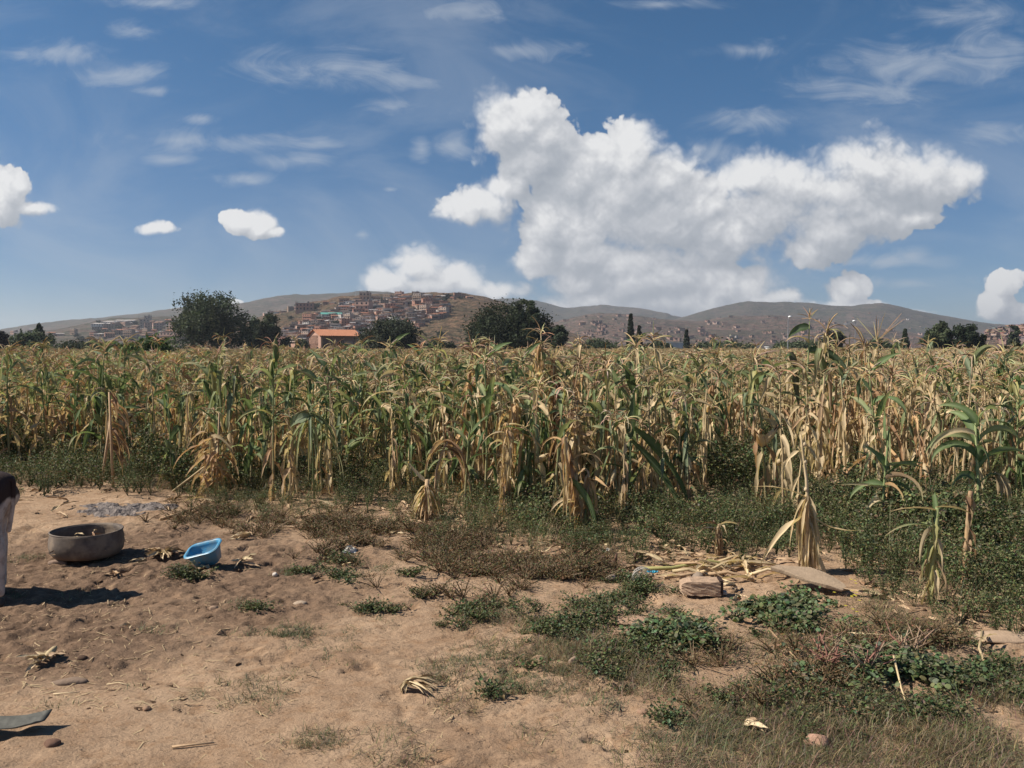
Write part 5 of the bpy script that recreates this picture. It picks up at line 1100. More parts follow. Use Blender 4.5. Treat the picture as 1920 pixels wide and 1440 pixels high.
# flat stone under its front
def rock(name, px, py, sx, sy, sz, label, col=(.33, .25, .19), seed=0, cat='stone', group=None, rz=0, flat=.6, mat=None, tilt=0, sub=3, sink=.3):
    r = random.Random(seed); bm = bmesh.new(); bmesh.ops.create_icosphere(bm, subdivisions=sub, radius=1)
    ks = [(Vector((r.gauss(0, 1), r.gauss(0, 1), r.gauss(0, 1))).normalized(), r.uniform(.62, .95)) for _ in range(9)]
    for v in bm.verts:
        for (kn, kd) in ks:
            dd_ = v.co.dot(kn)
            if dd_ > kd: v.co -= kn * (dd_ - kd) * .85
        v.co *= 1 + .03 * math.sin(v.co.x * 5 + seed) * math.sin(v.co.y * 6)
        v.co.x *= sx; v.co.y *= sy; v.co.z *= sz
    me_ = bpy.data.meshes.new(name); bm.to_mesh(me_); bm.free(); a = me_.color_attributes.new('col', 'FLOAT_COLOR', 'POINT'); a.data.foreach_set('color', np.tile(np.array(list(col) + [1], np.float32), len(me_.vertices)))
    me_.materials.append(mat or M_stone); me_.polygons.foreach_set('use_smooth', np.ones(len(me_.polygons), bool))
    o = bpy.data.objects.new(name, me_); COL.objects.link(o); p_ = at_px(px, py); o.location = (p_.x, p_.y, p_.z + sz * (1 - 2 * sink) * .8); o.rotation_euler = (tilt, 0, rz); tag(o, label, cat, group); return o
rock('stone', 108, 1054, .075, .04, .028, 'flat stone wedged under the front of the tire feeder', (.25, .18, .14), 1)
rock('stone', 563, 1130, .048, .04, .02, 'smooth pale round stone beside the green strip', (.36, .28, .21), 2)
rock('stone', 401, 1143, .03, .025, .022, 'small stone on the trampled soil below the blue tub', (.30, .21, .15), 3)
rock('stone', 130, 1276, .09, .045, .02, 'flat brownish stone half buried below the left corn husk', (.22, .16, .12), 4, sink=.45)
rock('stone', 516, 1082, .022, .02, .018, 'small whitish pebble near the blue tub', (.5, .45, .4), 5)
rock('stone', 1146, 1080, .06, .05, .045, 'grey rounded stone at the left of the wire basket', (.24, .2, .17), 6)
rock('stone', 1308, 1078, .05, .05, .035, 'grey lump of stone below the cut stalks', (.25, .2, .16), 7)
rock('stone', 1145, 1050, .16, .10, .05, 'reddish mud slab left of the blue plastic scrap', (.36, .23, .16), 8, sink=.25)
rock('stone', 1075, 1240, .03, .025, .025, 'small stone among the low plants in the middle foreground', (.26, .19, .14), 9)
rock('stone', 1206, 1325, .03, .025, .016, 'small stone in the bare dirt right of centre', (.28, .18, .125), 10)
rock('stone', 1530, 1382, .06, .05, .04, 'reddish stone in the grass at the lower right', (.36, .22, .16), 11)
rock('stone', 1180, 1160, .17, .10, .018, 'flat plate of dried mud under the middle plants', (.36, .24, .165), 12, sink=.4)
rock('slab', 1885, 1190, .22, .09, .03, 'sandy slab lying in the weeds at the right edge', (.37, .27, .19), 13, cat='slab')
rock('stone', 1105, 1063, .03, .025, .02, 'pale stone in the scrub left of the mud slab', (.45, .38, .3), 14)
rock('stone', 275, 1330, .02, .018, .012, 'tiny stone in the bare lower left dirt', (.28, .18, .12), 15)
rock('stone', 98, 1398, .035, .03, .018, 'dark clod right of the rubber strip', (.15, .09, .065), 16)
rock('stone', 155, 1233, .03, .022, .018, 'dark round lump of dung right of the left corn husk', (.085, .055, .04), 17)
# hollow brick and block
o = empty('hollow_brick', at_px(1312, 1108, .03), 'broken adobe block with a dark square hole facing right', 'block', rz=R(-4))
bm = bmesh.new(); bmesh.ops.create_cube(bm, size=1); bmesh.ops.subdivide_edges(bm, edges=bm.edges, cuts=7, use_grid_fill=True); rr = random.Random(3)
for v in bm.verts:
    x_, y_, z_ = v.co; L = .30; v.co = Vector((x_ * L, y_ * .15, z_ * .105))
    if x_ < -.3: v.co.z *= 1 - (-.3 - x_) * 2.2; v.co.y *= 1 - (-.3 - x_) * 1.2
    v.co += Vector((rr.uniform(-1, 1), rr.uniform(-1, 1), rr.uniform(-1, 1))) * .004
me_ = bpy.data.meshes.new('block_body'); bm.to_mesh(me_); bm.free(); a = me_.color_attributes.new('col', 'FLOAT_COLOR', 'POINT'); a.data.foreach_set('color', np.tile(np.array([.38, .27, .19, 1], np.float32), len(me_.vertices))); me_.materials.append(M_stone)
bb = bpy.data.objects.new('block_body', me_); COL.objects.link(bb); bb.parent = o; bb.location = (0, 0, .035); o.scale = (.86, .9, .9)
k = MB(); k.box((.155, -.01, .045), (.03, .125, .105), (.045, .03, .026)); k.box((.178, -.02, -.002), (.05, .05, .02), (.4, .4, .4)); k.obj('broken_end_shade', M_stone, parent=o)  # dark box painted as the shade inside the hole, plus a broken chip
# large flat slab
o = empty('slab', at_px(1516, 1103, .02), 'large tilted flat slab with a rounded end lying at the edge of the weeds', 'slab')
prof = [(-.28, .10), (-.20, .135), (-.08, .15), (.06, .13), (.16, .09), (.24, .02), (.27, -.04), (.265, -.09), (.22, -.115), (.16, -.10), (.10, -.085), (.0, -.04), (-.10, .015), (-.18, .06)]
bm = bmesh.new(); tv = [bm.verts.new((x_, y_ * 1.25, .028 + .01 * math.sin(x_ * 20))) for x_, y_ in prof]; bv = [bm.verts.new((x_ * .97, y_ * 1.2, 0)) for x_, y_ in prof]
bm.faces.new(tv); bm.faces.new(bv[::-1])
for i in range(len(prof)): bm.faces.new((tv[i - 1], bv[i - 1], bv[i], tv[i]))
bmesh.ops.recalc_face_normals(bm, faces=bm.faces); me_ = bpy.data.meshes.new('slab_plate'); bm.to_mesh(me_); bm.free(); a = me_.color_attributes.new('col', 'FLOAT_COLOR', 'POINT'); a.data.foreach_set('color', np.tile(np.array([.36, .27, .19, 1], np.float32), len(me_.vertices))); me_.materials.append(M_stone)
pl = bpy.data.objects.new('slab_plate', me_); COL.objects.link(pl); pl.parent = o; pl.rotation_euler = (R(14), R(4), 0); pl.location = (0, 0, .05); o.scale = (.86, .86, .9)
bvm = pl.modifiers.new('bevel', 'BEVEL'); bvm.width = .006; bvm.segments = 2
# wire basket (old fan grille)
o = empty('wire_basket', at_px(1204, 1090, .0), 'small round wire grille standing on edge in the dirt', 'wire basket', rz=R(20)); k = MB()
for i in range(22):
    a = i / 22 * 2 * math.pi; k.tube([(.012 * math.cos(a), .05, .012 * math.sin(a)), (.05 * math.cos(a), .045, .05 * math.sin(a)), (.075 * math.cos(a), .0, .075 * math.sin(a))], [.0017] * 3, 4, (.42, .39, .35))
for rr_, yy_ in ((.075, 0), (.05, .045), (.064, .025), (.013, .05)): k.tube([(rr_ * math.cos(t), yy_, rr_ * math.sin(t)) for t in np.linspace(0, 6.2832, 25)], [.0028 if rr_ == .075 else .0018] * 25, 5, (.45, .42, .38))
g_ = k.obj('grille', M_stone, parent=o, smooth=True); g_.location = (0, 0, .07); g_.rotation_euler = (R(28), R(12), 0)
k = MB(); k.tube([(-.12, -.04, .01), (.05, -.02, .02), (.16, -.01, .015), (.24, -.12, .01), (.25, -.22, .005)], [.0022] * 5, 5, (.40, .32, .24)); wr_ = k.obj('wire', M_stone, loc=at_px(1204, 1094, .0)); tag(wr_, 'thin bent wire trailing from the round wire grille', 'wire')
# blue tub
m, q, out = newmat('blue_plastic'); tcn = q.n('ShaderNodeTexCoord'); nz = q.noise(tcn.outputs['Object'], 14, 5, .6)
spz = q.n('ShaderNodeSeparateXYZ'); q.put(spz.inputs[0], tcn.outputs['Object'])
bc = q.mix(q.m('MULTIPLY', q.ss(nz, .42, .68), .6), (.055, .25, .43), (.21, .25, .25))
principled(q, out, bc, .42, nz, .001, .4, .5); M_blue = m
o = empty('plastic_tub', at_px(391, 1060, .012), 'small blue plastic tub tilted to the left on the dirt', 'tub', rz=R(-6))
def rr_ring(hx_, hy_, z_, rad, n_=6):
    pts = []
    for (sx_, sy_, a0) in ((1, 1, 0), (-1, 1, 90), (-1, -1, 180), (1, -1, 270)):
        for j in range(n_ + 1):
            t = R(a0 + 90 * j / n_); pts.append(Vector((sx_ * (hx_ - rad) + rad * math.cos(t), sy_ * (hy_ - rad) + rad * math.sin(t), z_)))
    return pts
k = MB(); rings = [rr_ring(.090, .058, -.020, .036), rr_ring(.098, .066, -.012, .042), rr_ring(.126, .090, .095, .052), rr_ring(.130, .094, .116, .055), rr_ring(.143, .106, .117, .062), rr_ring(.146, .109, .113, .064), rr_ring(.146, .109, .109, .064), rr_ring(.144, .107, .121, .063), rr_ring(.128, .090, .1205, .050), rr_ring(.120, .084, .095, .048), rr_ring(.112, .077, .060, .044), rr_ring(.106, .071, .056, .042), rr_ring(.090, .058, -.008, .034)]
allv = [v for r_2 in rings for v in r_2]; nr = len(rings[0])
k.add(allv, [(i * nr + j, i * nr + (j + 1) % nr, (i + 1) * nr + (j + 1) % nr, (i + 1) * nr + j) for i in range(len(rings) - 1) for j in range(nr)] + [tuple(range(nr))[::-1], tuple((len(rings) - 1) * nr + j for j in range(nr))], (.1, .4, .7))
tb = k.obj('tub_body', M_blue, parent=o, smooth=True); tb.rotation_euler = (R(20), R(-15), 0); tb.location = (0, 0, .040)
k = MB()
for sy_ in (-1, 1): k.tube([(-.06, sy_ * .098, .1215), (.06, sy_ * .098, .1215)], [.003, .003], 6, (.1, .4, .7))
o.scale = (.93, .93, .93); rb = k.obj('rim_rib', M_blue, parent=o, smooth=True); rb.rotation_euler = tb.rotation_euler; rb.location = tb.location
# rubber strip bottom left
m, q, out = newmat('grey_rubber'); tcn = q.n('ShaderNodeTexCoord'); nz = q.noise(tcn.outputs['Object'], 30, 5, .6); principled(q, out, q.ramp(nz, [(.3, (.055, .055, .05)), (.7, (.12, .12, .105))]), .7, nz, .002, .6, .3)
k = MB(); n_ = 14; vs = []
for i in range(n_ + 1):
    s = i / n_; x_ = -.30 + .33 * s; zb = .004 + .03 * max(0, s - .7) * 2; 
    for j in range(5):
        u = j / 4; vs.append((x_ + .02 * u * s, -.045 + .10 * u - .02 * math.sin(s * 3), zb + .030 * abs(u - .5) ** 1.5 * 2 + .012 * u))
fs = [(i * 5 + j, i * 5 + j + 1, i * 5 + j + 6, i * 5 + j + 5) for i in range(n_) for j in range(4)]
k.add(vs, fs, (.1, .1, .1)); o = k.obj('rubber_strip', m, loc=at_px(66, 1372, .008), smooth=True, rz=R(4)); sm = o.modifiers.new('solid', 'SOLIDIFY'); sm.thickness = .006; tag(o, 'curled strip of dark rubber at the lower left edge', 'rubber strip')
# corn husks
def husk(px, py, s, label, seed, n_=14, cols=('husk', 'straw', 'tan'), az=0, spread=1.2, cob=False, up=(55, 95), name='corn_husk'):
    r = random.Random(seed); L2 = MB()
    for i in range(n_):
        a = az + r.gauss(0, spread); leaf(L2, (r.gauss(0, .012) * s, r.gauss(0, .012) * s, .012 + r.uniform(0, .03) * s), a, r.uniform(.10, .19) * s, r.uniform(.025, .045) * s, r.uniform(*up), r.uniform(80, 120), 1, r.choice(cols), r.choice(cols), 7, .7, r.uniform(-1.2, 1.2), .2, r)
    o = empty(name, at_px(px, py, .002), label, 'corn husk'); L2.obj('husk_leaves', M_husk, parent=o, smooth=True)
    if cob:
        q2 = MB(); q2.lathe([(0, 0), (.022 * s, .02 * s), (.026 * s, .06 * s), (.02 * s, .11 * s), (0, .14 * s)], 10, C['straw']); c2 = q2.obj('cob', M_husk, parent=o, smooth=True); c2.rotation_euler = (R(70), 0, az); c2.location = (0, 0, .03 * s)
husk(84, 1242, .75, 'torn pale corn husk lying on the dark soil at the left', 1, 16, az=3.0, cob=True)
o = empty('corn_husk', at_px(786, 1283, .0), 'folded straw coloured corn husk lying alone in the middle foreground', 'corn husk'); L2 = MB(); r = random.Random(2)
for i in range(34):
    t = i / 33; leaf(L2, (-.06 + r.uniform(-.008, .008), .01 - .02 * t, .045 - .012 * abs(t - .4) + r.uniform(-.008, .01)), .45 - 1.25 * t + r.uniform(-.12, .12), r.uniform(.11, .19), r.uniform(.010, .018), r.uniform(58, 78), r.uniform(102, 128), 1, r.choice(['husk', 'straw', 'tan', 'straw']), r.choice(['straw', 'tan', 'tan']), 8, .8, r.uniform(-1.5, 1.5), .3, r)
for i in range(12): leaf(L2, (-.055, .01 - .002 * i, .05), 3.3 + r.uniform(-1.2, 1.2), r.uniform(.05, .08), .018, 60, 175, .5, 'straw', 'tan', 6, .6, r.uniform(-1, 1), .2, r)
L2.obj('husk_leaves', M_husk, parent=o, smooth=True)
husk(305, 1042, 1.0, 'heap of pale husk shreds between the tire feeder and the blue tub', 3, 26, az=2.6, spread=2.4)
husk(275, 1054, .7, 'short husk piece just left of the husk shreds', 4, 5, az=3.6, spread=.3)
husk(455, 1060, .9, 'folded pale husk leaf beside the shadow of the blue tub', 5, 8, az=.3, spread=1.6)
husk(470, 1012, 1.0, 'pale husk bunch lying above the blue tub', 6, 14, az=3.1, spread=.5)
husk(220, 1078, .6, 'small tan husk with a dark tuft below the tire feeder', 7, 12, ('tan', 'orange', 'brown'), az=3.0, spread=1.5)
husk(385, 1067, .8, 'thin pale husk strip right in front of the blue tub', 8, 3, az=3.2, spread=.15)
husk(241, 1182, .45, 'small upright pale husk tip on the dark soil', 9, 4, ('husk', 'tan'), az=4.6, spread=.4, up=(20, 60))
husk(720, 1022, .5, 'little twisted brown husk right of the white bag', 10, 8, ('tan', 'brown', 'rust'))
husk(745, 1001, .5, 'narrow tan husk strip at the edge of the scrub', 11, 3, az=.1, spread=.2)
husk(1385, 1120, .6, 'upright pale husk scrap right of the adobe block', 12, 6, az=4.5, spread=.6, up=(10, 50))
husk(325, 937, .8, 'pale dry leaf scrap beside the ash heap', 13, 7, ('husk', 'tan', 'orange'))
husk(1380, 1098, .7, 'curled pale husk below the cut stalks', 14, 9, az=3.0, spread=1.0)
husk(1400, 1350, .8, 'yellowish corn cob husk in the grass at the lower right', 15, 6, ('straw', 'tan', 'husk'), az=-.6, spread=.2)
husk(585, 1093, .75, 'brown curled bark-like husk piece on the bare dirt', 16, 6, ('tan', 'brown', 'tan'), az=.75, spread=.12)
husk(640, 1064, .6, 'flat pale husk sliver below the white bag', 17, 3, az=.0, spread=.1)
husk(1040, 975, .6, 'pale root lump lying in the weeds by the leaning orange stalk', 18, 6, az=.7, spread=.3)
# white bag, blue plastic
def crumple(name, px, py, sx, sy, sz, col, label, cat, seed):
    r = random.Random(seed); bm = bmesh.new(); bmesh.ops.create_grid(bm, x_segments=12, y_segments=12, size=1)
    for v in bm.verts:
        d_ = max(0, 1 - v.co.length); v.co = Vector((v.co.x * sx + r.gauss(0, .08) * sx, v.co.y * sy + r.gauss(0, .08) * sy, sz * (d_ * .9 + r.uniform(0, .6) * (v.co.length < 1.1))))
    me_ = bpy.data.meshes.new(name); bm.to_mesh(me_); bm.free(); m, q, out = newmat(name + '_film'); tcn = q.n('ShaderNodeTexCoord'); principled(q, out, col, .4, q.noise(tcn.outputs['Object'], 60, 3), .003, .5, .4); me_.materials.append(m)
    o = bpy.data.objects.new(name, me_); COL.objects.link(o); o.location = at_px(px, py, .004); tag(o, label, cat)
crumple('plastic_bag', 656, 1030, .055, .045, .045, (.62, .60, .55), 'crumpled white plastic bag on the dirt', 'plastic bag', 1)
crumple('plastic_scrap', 1221, 1058, .05, .04, .02, (.05, .33, .50), 'bright blue plastic scrap at the left end of the cut stalks', 'plastic scrap', 2)
crumple('plastic_scrap', 1140, 1030, .04, .04, .02, (.6, .57, .5), 'white scrap above the reddish mud slab', 'plastic scrap', 3)
crumple('plastic_scrap', 618, 990, .012, .012, .012, (.7, .68, .65), 'tiny white scrap at the edge of the scrub', 'plastic scrap', 4)
# ash heap
xs_, ys_ = G(232, 952); bm = bmesh.new(); bmesh.ops.create_grid(bm, x_segments=110, y_segments=80, size=1); rr = random.Random(6)
for v in bm.verts:
    d_ = v.co.length; ang = math.atan2(v.co.y, v.co.x); e_ = 1 + .15 * math.sin(3 * ang) + .1 * math.sin(5 * ang + 1)
    hgt = max(0, 1 - (d_ / e_) ** 2); x_, y_ = v.co.x * .52, v.co.y * .36; qn = float(fbm(np.array([x_ * 9]), np.array([y_ * 9]), 3, 5)[0]); zz = .05 * (hgt - .30 + (qn - .5) * 1.3) + .008 * rr.random() if hgt > .02 else -.03
    v.co = Vector((x_, y_, zz + gz(xs_ + x_, ys_ + y_)))
me_ = bpy.data.meshes.new('ash_heap'); bm.to_mesh(me_); bm.free(); m, q, out = newmat('ash'); tcn = q.n('ShaderNodeTexCoord'); nz = q.noise(tcn.outputs['Object'], 22, 7, .7)
principled(q, out, q.ramp(nz, [(.3, (.10, .09, .085)), (.5, (.22, .19, .175)), (.7, (.36, .31, .28))]), .95, nz, .02, 1, .1); me_.materials.append(m)
o = bpy.data.objects.new('ash_heap', me_); COL.objects.link(o); o.location = (xs_, ys_, 0); tag(o, 'low heap of grey ash in front of the weeds at the left', 'ash heap')
# sticks and cut stalks
def stick(pts, rad, col, label, name='stick', cat='stick', group=None, leaves=0, seed=0, thin=.6):
    P3 = [at_px(px, py, dz) for (px, py, dz) in pts]; k = MB(); n_ = len(P3); base = P3[0]
    k.tube([p_ - base for p_ in P3], [rad * (1 - (1 - thin) * i / (n_ - 1)) for i in range(n_)], 7, C[col] if isinstance(col, str) else col)
    o = k.obj(name, M_stalk, loc=base, smooth=True); tag(o, label, cat, group)
    if leaves:
        r = random.Random(seed); L2 = MB()
        for i in range(leaves):
            s = r.random() * (n_ - 1); j = min(int(s), n_ - 2); p_ = P3[j].lerp(P3[j + 1], s - j) - base; leaf(L2, p_, r.uniform(0, 6.28), r.uniform(.12, .3), r.uniform(.02, .04), r.uniform(60, 90), r.uniform(92, 120), 1, r.choice(['husk', 'straw', 'tan']), 'husk', 6, .7, r.uniform(-1, 1), .2, r)
        L2.obj('leaves', M_leaf, parent=o, smooth=True)
    return o
stick([(322, 1393, .008), (360, 1388, .010), (402, 1385, .008)], .0055, 'tan', 'thin straight stick on the bare dirt at the lower left')
stick([(300, 970, .02), (340, 965, .03), (372, 950, .02), (392, 937, .05)], .018, 'tan', 'thick crooked dry stalk on the dirt right of the ash heap', leaves=2, seed=2)
stick([(565, 988, .01), (595, 981, .02), (628, 972, .05)], .010, 'straw', 'pale dry stalk pointing into the scrub above the white bag')
stick([(470, 992, .01), (540, 990, .01), (600, 991, .01)], .006, 'tan', 'thin dark twig lying parallel to the scrub edge')
stick([(1842, 1195, .06), (1836, 1222, .05), (1850, 1250, .02), (1884, 1283, .02)], .009, 'straw', 'long curved pale stalk at the right edge', leaves=1, seed=4)
stick([(1590, 1196, .05), (1640, 1196, .05), (1690, 1202, .05)], .006, 'husk', 'thin pale stick lying level in the weeds at the right')
stick([(1675, 1258, .09), (1690, 1290, .05), (1702, 1308, .01)], .006, 'straw', 'short pale stick standing in the mallow leaves')
stick([(1440, 1178, .02), (1480, 1220, .03), (1518, 1255, .01)], .006, 'tan', 'slanting dry twig left of the red stemmed weed')
stick([(1262, 1148, .01), (1257, 1155, .02), (1290, 1148, .01)], .004, 'brown', 'little dark twig on the dirt below the wire grille')
stick([(200, 1278, .006), (222, 1277, .01), (240, 1283, .006)], .003, 'husk', 'thin straw crossing near the buried stone')
stick([(100, 1302, .006), (126, 1301, .008), (150, 1299, .006)], .0035, 'husk', 'longest thin straw below the buried stone')
stick([(1118, 1258, .005), (1150, 1198, .03), (1168, 1190, .01)], .003, 'brown', 'fine twig between the two low plants in the middle')
stick([(1088, 1130, .03), (1095, 1110, .05), (1100, 1095, .08)], .003, 'brown', 'fine upright twig in the scrub left of the mud slab')
stick([(1000, 985, .02), (1030, 965, .03), (1060, 950, .05)], .012, 'husk', 'pale broken stalk leaning up into the leaning orange stalk')
stick([(935, 945, .02), (990, 905, .20), (1005, 880, .33)], .009, 'husk', 'long slanting pale stalk across the upright dry bundle')
rs = random.Random(12)
for i in range(15):
    x0_ = rs.uniform(1230, 1400); y0_ = rs.uniform(1046, 1082); L = rs.uniform(45, 120); sl_ = rs.uniform(-.10, .16)
    stick([(x0_, y0_, .02 + rs.uniform(0, .04)), (x0_ + L * .5, y0_ + L * .5 * sl_, .03 + rs.uniform(0, .04)), (x0_ + L, y0_ + L * sl_, .02)], rs.uniform(.009, .014), rs.choice(['straw', 'husk', 'tan']), 'cut dry corn stalk in the loose heap above the adobe block', 'cut_stalk', 'corn stalk', 'cut dry stalks heaped before the weeds', leaves=rs.choice([1, 2, 3, 4]), seed=i, thin=.8)
stick([(1205, 1062, .02), (1260, 1060, .04), (1330, 1057, .05), (1370, 1058, .04)], .016, 'yel', 'longest yellowish cut stalk at the front of the heap', 'cut_stalk', 'corn stalk', thin=.9)
for i in range(9):
    x0_ = rs.uniform(860, 935); y0_ = rs.uniform(930, 944)
    stick([(x0_, y0_, .05), (x0_ + 25, y0_ - 3, .10), (x0_ + 55, y0_ + rs.uniform(-3, 6), .05)], rs.uniform(.008, .012), rs.choice(['straw', 'husk', 'rust']), 'flattened dry stalk between the broom-like stump and the upright bundle', 'cut_stalk', 'corn stalk', 'flattened stalks at the field edge', leaves=3, seed=40 + i, thin=.8)
# stakes near the mud slab
for (px, py, lab) in ((1154, 1056, 'dark little wooden peg in the mud slab, the left one'), (1190, 1053, 'dark little wooden peg in the mud slab, the right one')):
    k = MB(); k.tube([(0, 0, -.03), (.003, 0, .05), (.006, 0, .085)], [.012, .011, .008], 6, (.11, .06, .04)); o = k.obj('peg', M_stalk, loc=at_px(px, py, .03), smooth=True); tag(o, lab, 'peg')
# red stemmed weeds
def redweed(px, py, h, label, seed, az=0):
    r = random.Random(seed); o = empty('red_stemmed_weed', at_px(px, py, -.005), label, 'weed'); k = MB(); L2 = MB()
    for i in range(9):
        a = r.uniform(0, 6.28); s_ = r.uniform(.2, .7); t = Vector((math.cos(a) * s_ * h, math.sin(a) * s_ * h * .6, h * r.uniform(.5, 1))); cc = r.choice([(.27, .13, .10), (.30, .19, .13), (.32, .24, .16), (.26, .18, .12)])
        k.tube([(0, 0, 0), t * .45 + Vector((r.gauss(0, .02), 0, h * .08)), t], [.007, .0055, .003], 5, cc)
        for j in range(3): q_ = t * r.uniform(.4, .9); k.tube([q_, q_ + Vector((r.gauss(0, .07), r.gauss(0, .05), r.uniform(0, .09)))], [.003, .0015], 4, cc)
    for i in range(40):
        q_ = Vector((r.gauss(0, .12), r.gauss(0, .08), abs(r.gauss(.04, .05)))); leaf(L2, q_, r.uniform(0, 6.28), r.uniform(.03, .05), .022, 50, 100, 1, (.06, .09, .04), (.08, .11, .05), 3, .3, 0, .1, r)
    k.obj('stems', M_stalk, parent=o, smooth=True); L2.obj('leaves', M_weed, parent=o)
redweed(1545, 1252, .22, 'leggy weed with reddish stems below the large slab', 1); redweed(1620, 1262, .22, 'leggy dry weed with crossing grey twigs, right of the other leggy weed', 2); redweed(1705, 1235, .2, 'small red stemmed weed behind the lower right mallow', 3)
# little yellow flowers
k = MB(); rr = random.Random(9)
for i in range(26):
    p_ = at_px(rr.gauss(1600, 16), rr.gauss(1140, 22), rr.uniform(.05, .16)) if i < 14 else at_px(rr.gauss(140, 26), rr.gauss(880, 6), rr.uniform(.25, .4))
    for j in range(5):
        a = j * 1.257; k.add([p_, p_ + Vector((math.cos(a) * .008, math.sin(a) * .008, .003)), p_ + Vector((math.cos(a + .7) * .012, math.sin(a + .7) * .012, .002)), p_ + Vector((math.cos(a + 1.25) * .008, math.sin(a + 1.25) * .008, .003))], [(0, 1, 2, 3)], (.55, .48, .06))
o = k.obj('yellow_flowers', M_weed); tag(o, 'tiny yellow weed flowers beside the slab and in the left weeds', 'flowers', kind='stuff')

# ------------------------------------------------------------------ calf at the left edge (only its hind quarter is in frame)
m, q, out = newmat('calf_hide'); tcn = q.n('ShaderNodeTexCoord'); spz = q.n('ShaderNodeSeparateXYZ'); q.put(spz.inputs[0], tcn.outputs['Object'])
nz = q.noise(tcn.outputs['Object'], 3.5, 3, .5); f = q.ss(q.m('ADD', spz.outputs[2], q.m('MULTIPLY', q.m('SUBTRACT', nz, .5), .35)), .615, .645)
hid = q.mix(f, (.50, .43, .38), (.035, .022, .02)); hr = q.noise(tcn.outputs['Object'], 120, 3, .6)
low = q.ss(q.noise(tcn.outputs['Object'], 14, 4, .6), .45, .62)
hid = q.mix(q.m('MULTIPLY', q.m('MULTIPLY', low, q.m('SUBTRACT', 1.0, f)), .55), hid, (.22, .15, .12))
principled(q, out, hid, .75, hr, .004, .6, .25)
calf = empty('calf', (0, 0, 0), 'dark and white calf cut off by the left edge, its white hind leg in view', 'calf')
rx_, ry_ = G(5, 1128)     # near hind hoof
vs = []; es = []; rad = []
def V(x_, y_, z_, r_): vs.append((x_, y_, z_)); rad.append(r_); return len(vs) - 1
def E_(*a):
    for i in range(len(a) - 1): es.append((a[i], a[i + 1]))
hp = V(rx_ - .10, ry_ + .12, .70, .155); ru = V(rx_ - .045, ry_ + .11, .77, .10)
m1 = V(rx_ - .32, ry_ + .14, .70, .17); m2 = V(rx_ - .58, ry_ + .16, .68, .18); m3 = V(rx_ - .82, ry_ + .18, .70, .165); nk = V(rx_ - .98, ry_ + .16, .80, .105); nk2 = V(rx_ - 1.12, ry_ + .14, .90, .08)
hd = V(rx_ - 1.22, ry_ + .12, .93, .075); mz = V(rx_ - 1.34, ry_ + .10, .86, .052); mz2 = V(rx_ - 1.42, ry_ + .09, .81, .042)
E_(ru, hp, m1, m2, m3, nk, nk2, hd, mz, mz2)
for sy_, dx in ((0, 0), (.24, -.13)):
    a0 = V(rx_ - .065 + dx * .4, ry_ + .02 + sy_, .62, .095); a = V(rx_ - .075 + dx * .8, ry_ - .0 + sy_, .50, .070); b_ = V(rx_ - .005 + dx, ry_ + sy_, .33, .036); c_ = V(rx_ - .008 + dx, ry_ + sy_, .18, .026); d_ = V(rx_ - .012 + dx, ry_ + sy_, .07, .028); e_ = V(rx_ - .02 + dx, ry_ + sy_, .03, .03)
    E_(hp, a0, a, b_, c_, d_, e_)
for sy_, dx in ((-.0, 0), (.22, .1)):
    a = V(rx_ - .85 + dx, ry_ + .03 + sy_, .50, .07); b_ = V(rx_ - .85 + dx, ry_ + .02 + sy_, .30, .038); c_ = V(rx_ - .86 + dx, ry_ + .02 + sy_, .16, .026); d_ = V(rx_ - .86 + dx, ry_ + .02 + sy_, .04, .03); E_(m3, a, b_, c_, d_)
t0 = V(rx_ + .018, ry_ + .12, .79, .022); t1 = V(rx_ + .012, ry_ + .12, .6, .014); t2 = V(rx_ - .03, ry_ + .13, .42, .018); E_(ru, t0, t1, t2)
me_ = bpy.data.meshes.new('body'); me_.from_pydata(vs, es, []); bo = bpy.data.objects.new('body', me_); COL.objects.link(bo); me_.materials.append(m); bo.parent = calf
sk = bo.modifiers.new('skin', 'SKIN'); 
if not me_.skin_vertices: me_.attributes.new('tmp', 'FLOAT', 'POINT')
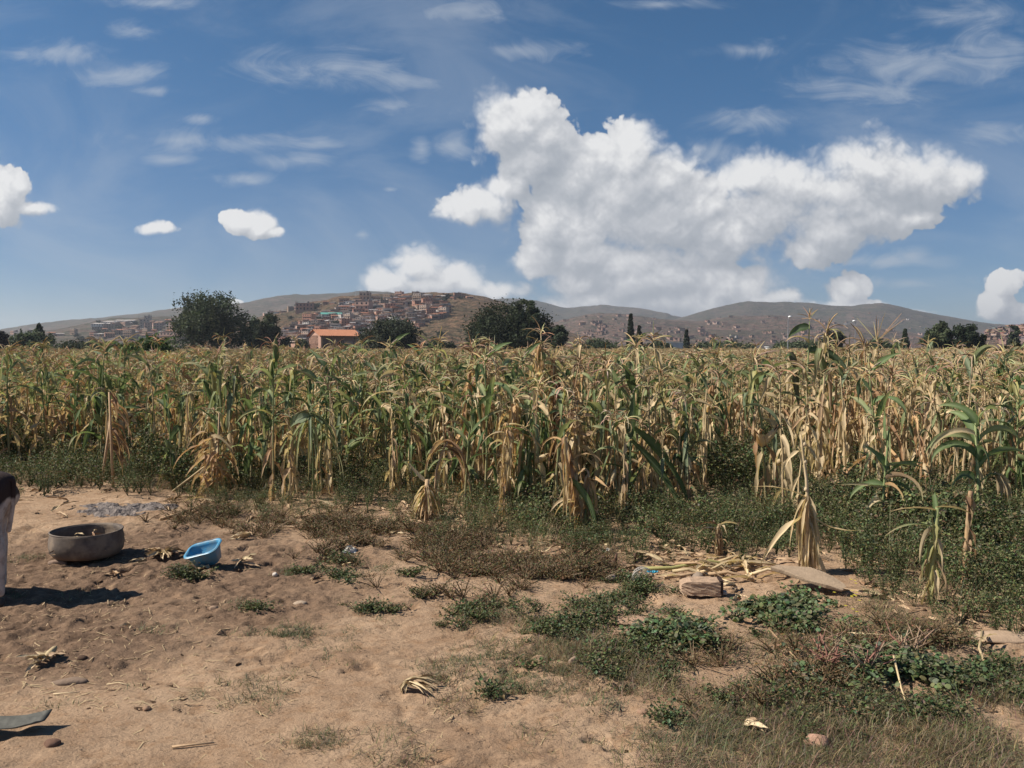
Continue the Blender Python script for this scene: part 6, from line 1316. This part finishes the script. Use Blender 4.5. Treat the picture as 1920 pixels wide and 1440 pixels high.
try:
    bpy.context.view_layer.objects.active = bo
    if not me_.skin_vertices: bpy.ops.mesh.customdata_skin_add()
except Exception as ex: print('skin', ex)
for i, s_ in enumerate(me_.skin_vertices[0].data): s_.radius = (rad[i], rad[i]); s_.use_root = (i == hp)
sk.use_smooth_shade = True; su = bo.modifiers.new('sub', 'SUBSURF'); su.levels = 2; su.render_levels = 2
m2_, q, out = newmat('hoof'); principled(q, out, (.05, .038, .03), .5); 
for (dx, dy) in ((-.022, 0), (-.152, .24), (-.862, .02), (-.762, .24)):
    k = MB(); k.lathe([(0, 0), (.034, 0), (.036, .01), (.028, .05), (0, .055)], 12, sy=.8); h_ = k.obj('hoof', m2_, parent=calf, smooth=True); hx_, hy_ = rx_ + dx, ry_ + dy; h_.location = (hx_, hy_, gz(hx_, hy_) - .004)
for sy_ in (-1, 1):
    k = MB(); k.add([(0, 0, 0), (.03, sy_ * .05, .03), (.02, sy_ * .11, 0), (-.01, sy_ * .05, -.03)], [(0, 1, 2, 3)], (.1, .1, .1)); e_ = k.obj('ear', m, parent=calf); e_.location = (rx_ - 1.19, ry_ + .12 + sy_ * .06, .96); e_.modifiers.new('s', 'SOLIDIFY').thickness = .012
    k = MB(); k.lathe([(0, -.012), (.012, 0), (0, .012)], 8); y_ = k.obj('eye', m2_, parent=calf, smooth=True); y_.location = (rx_ - 1.26, ry_ + .115 + sy_ * .066, .94)

# ------------------------------------------------------------------ haze: one closed box around everything
hm = bpy.data.materials.new('haze'); hm.use_nodes = True; t = hm.node_tree; t.nodes.clear(); q = N(t)
pv = q.n('ShaderNodeVolumePrincipled'); pv.inputs['Color'].default_value = (.80, .86, .95, 1); pv.inputs['Density'].default_value = HAZE; pv.inputs['Anisotropy'].default_value = .3
ho = q.n('ShaderNodeOutputMaterial'); t.links.new(pv.outputs[0], ho.inputs['Volume'])
k = MB(); k.box((0, 1950, 72), (9000, 5700, 162), (1, 1, 1)); o = k.obj('haze', hm); tag(o, kind='stuff')
o['label'] = 'thin pale haze over the far hills'; o['category'] = 'haze'
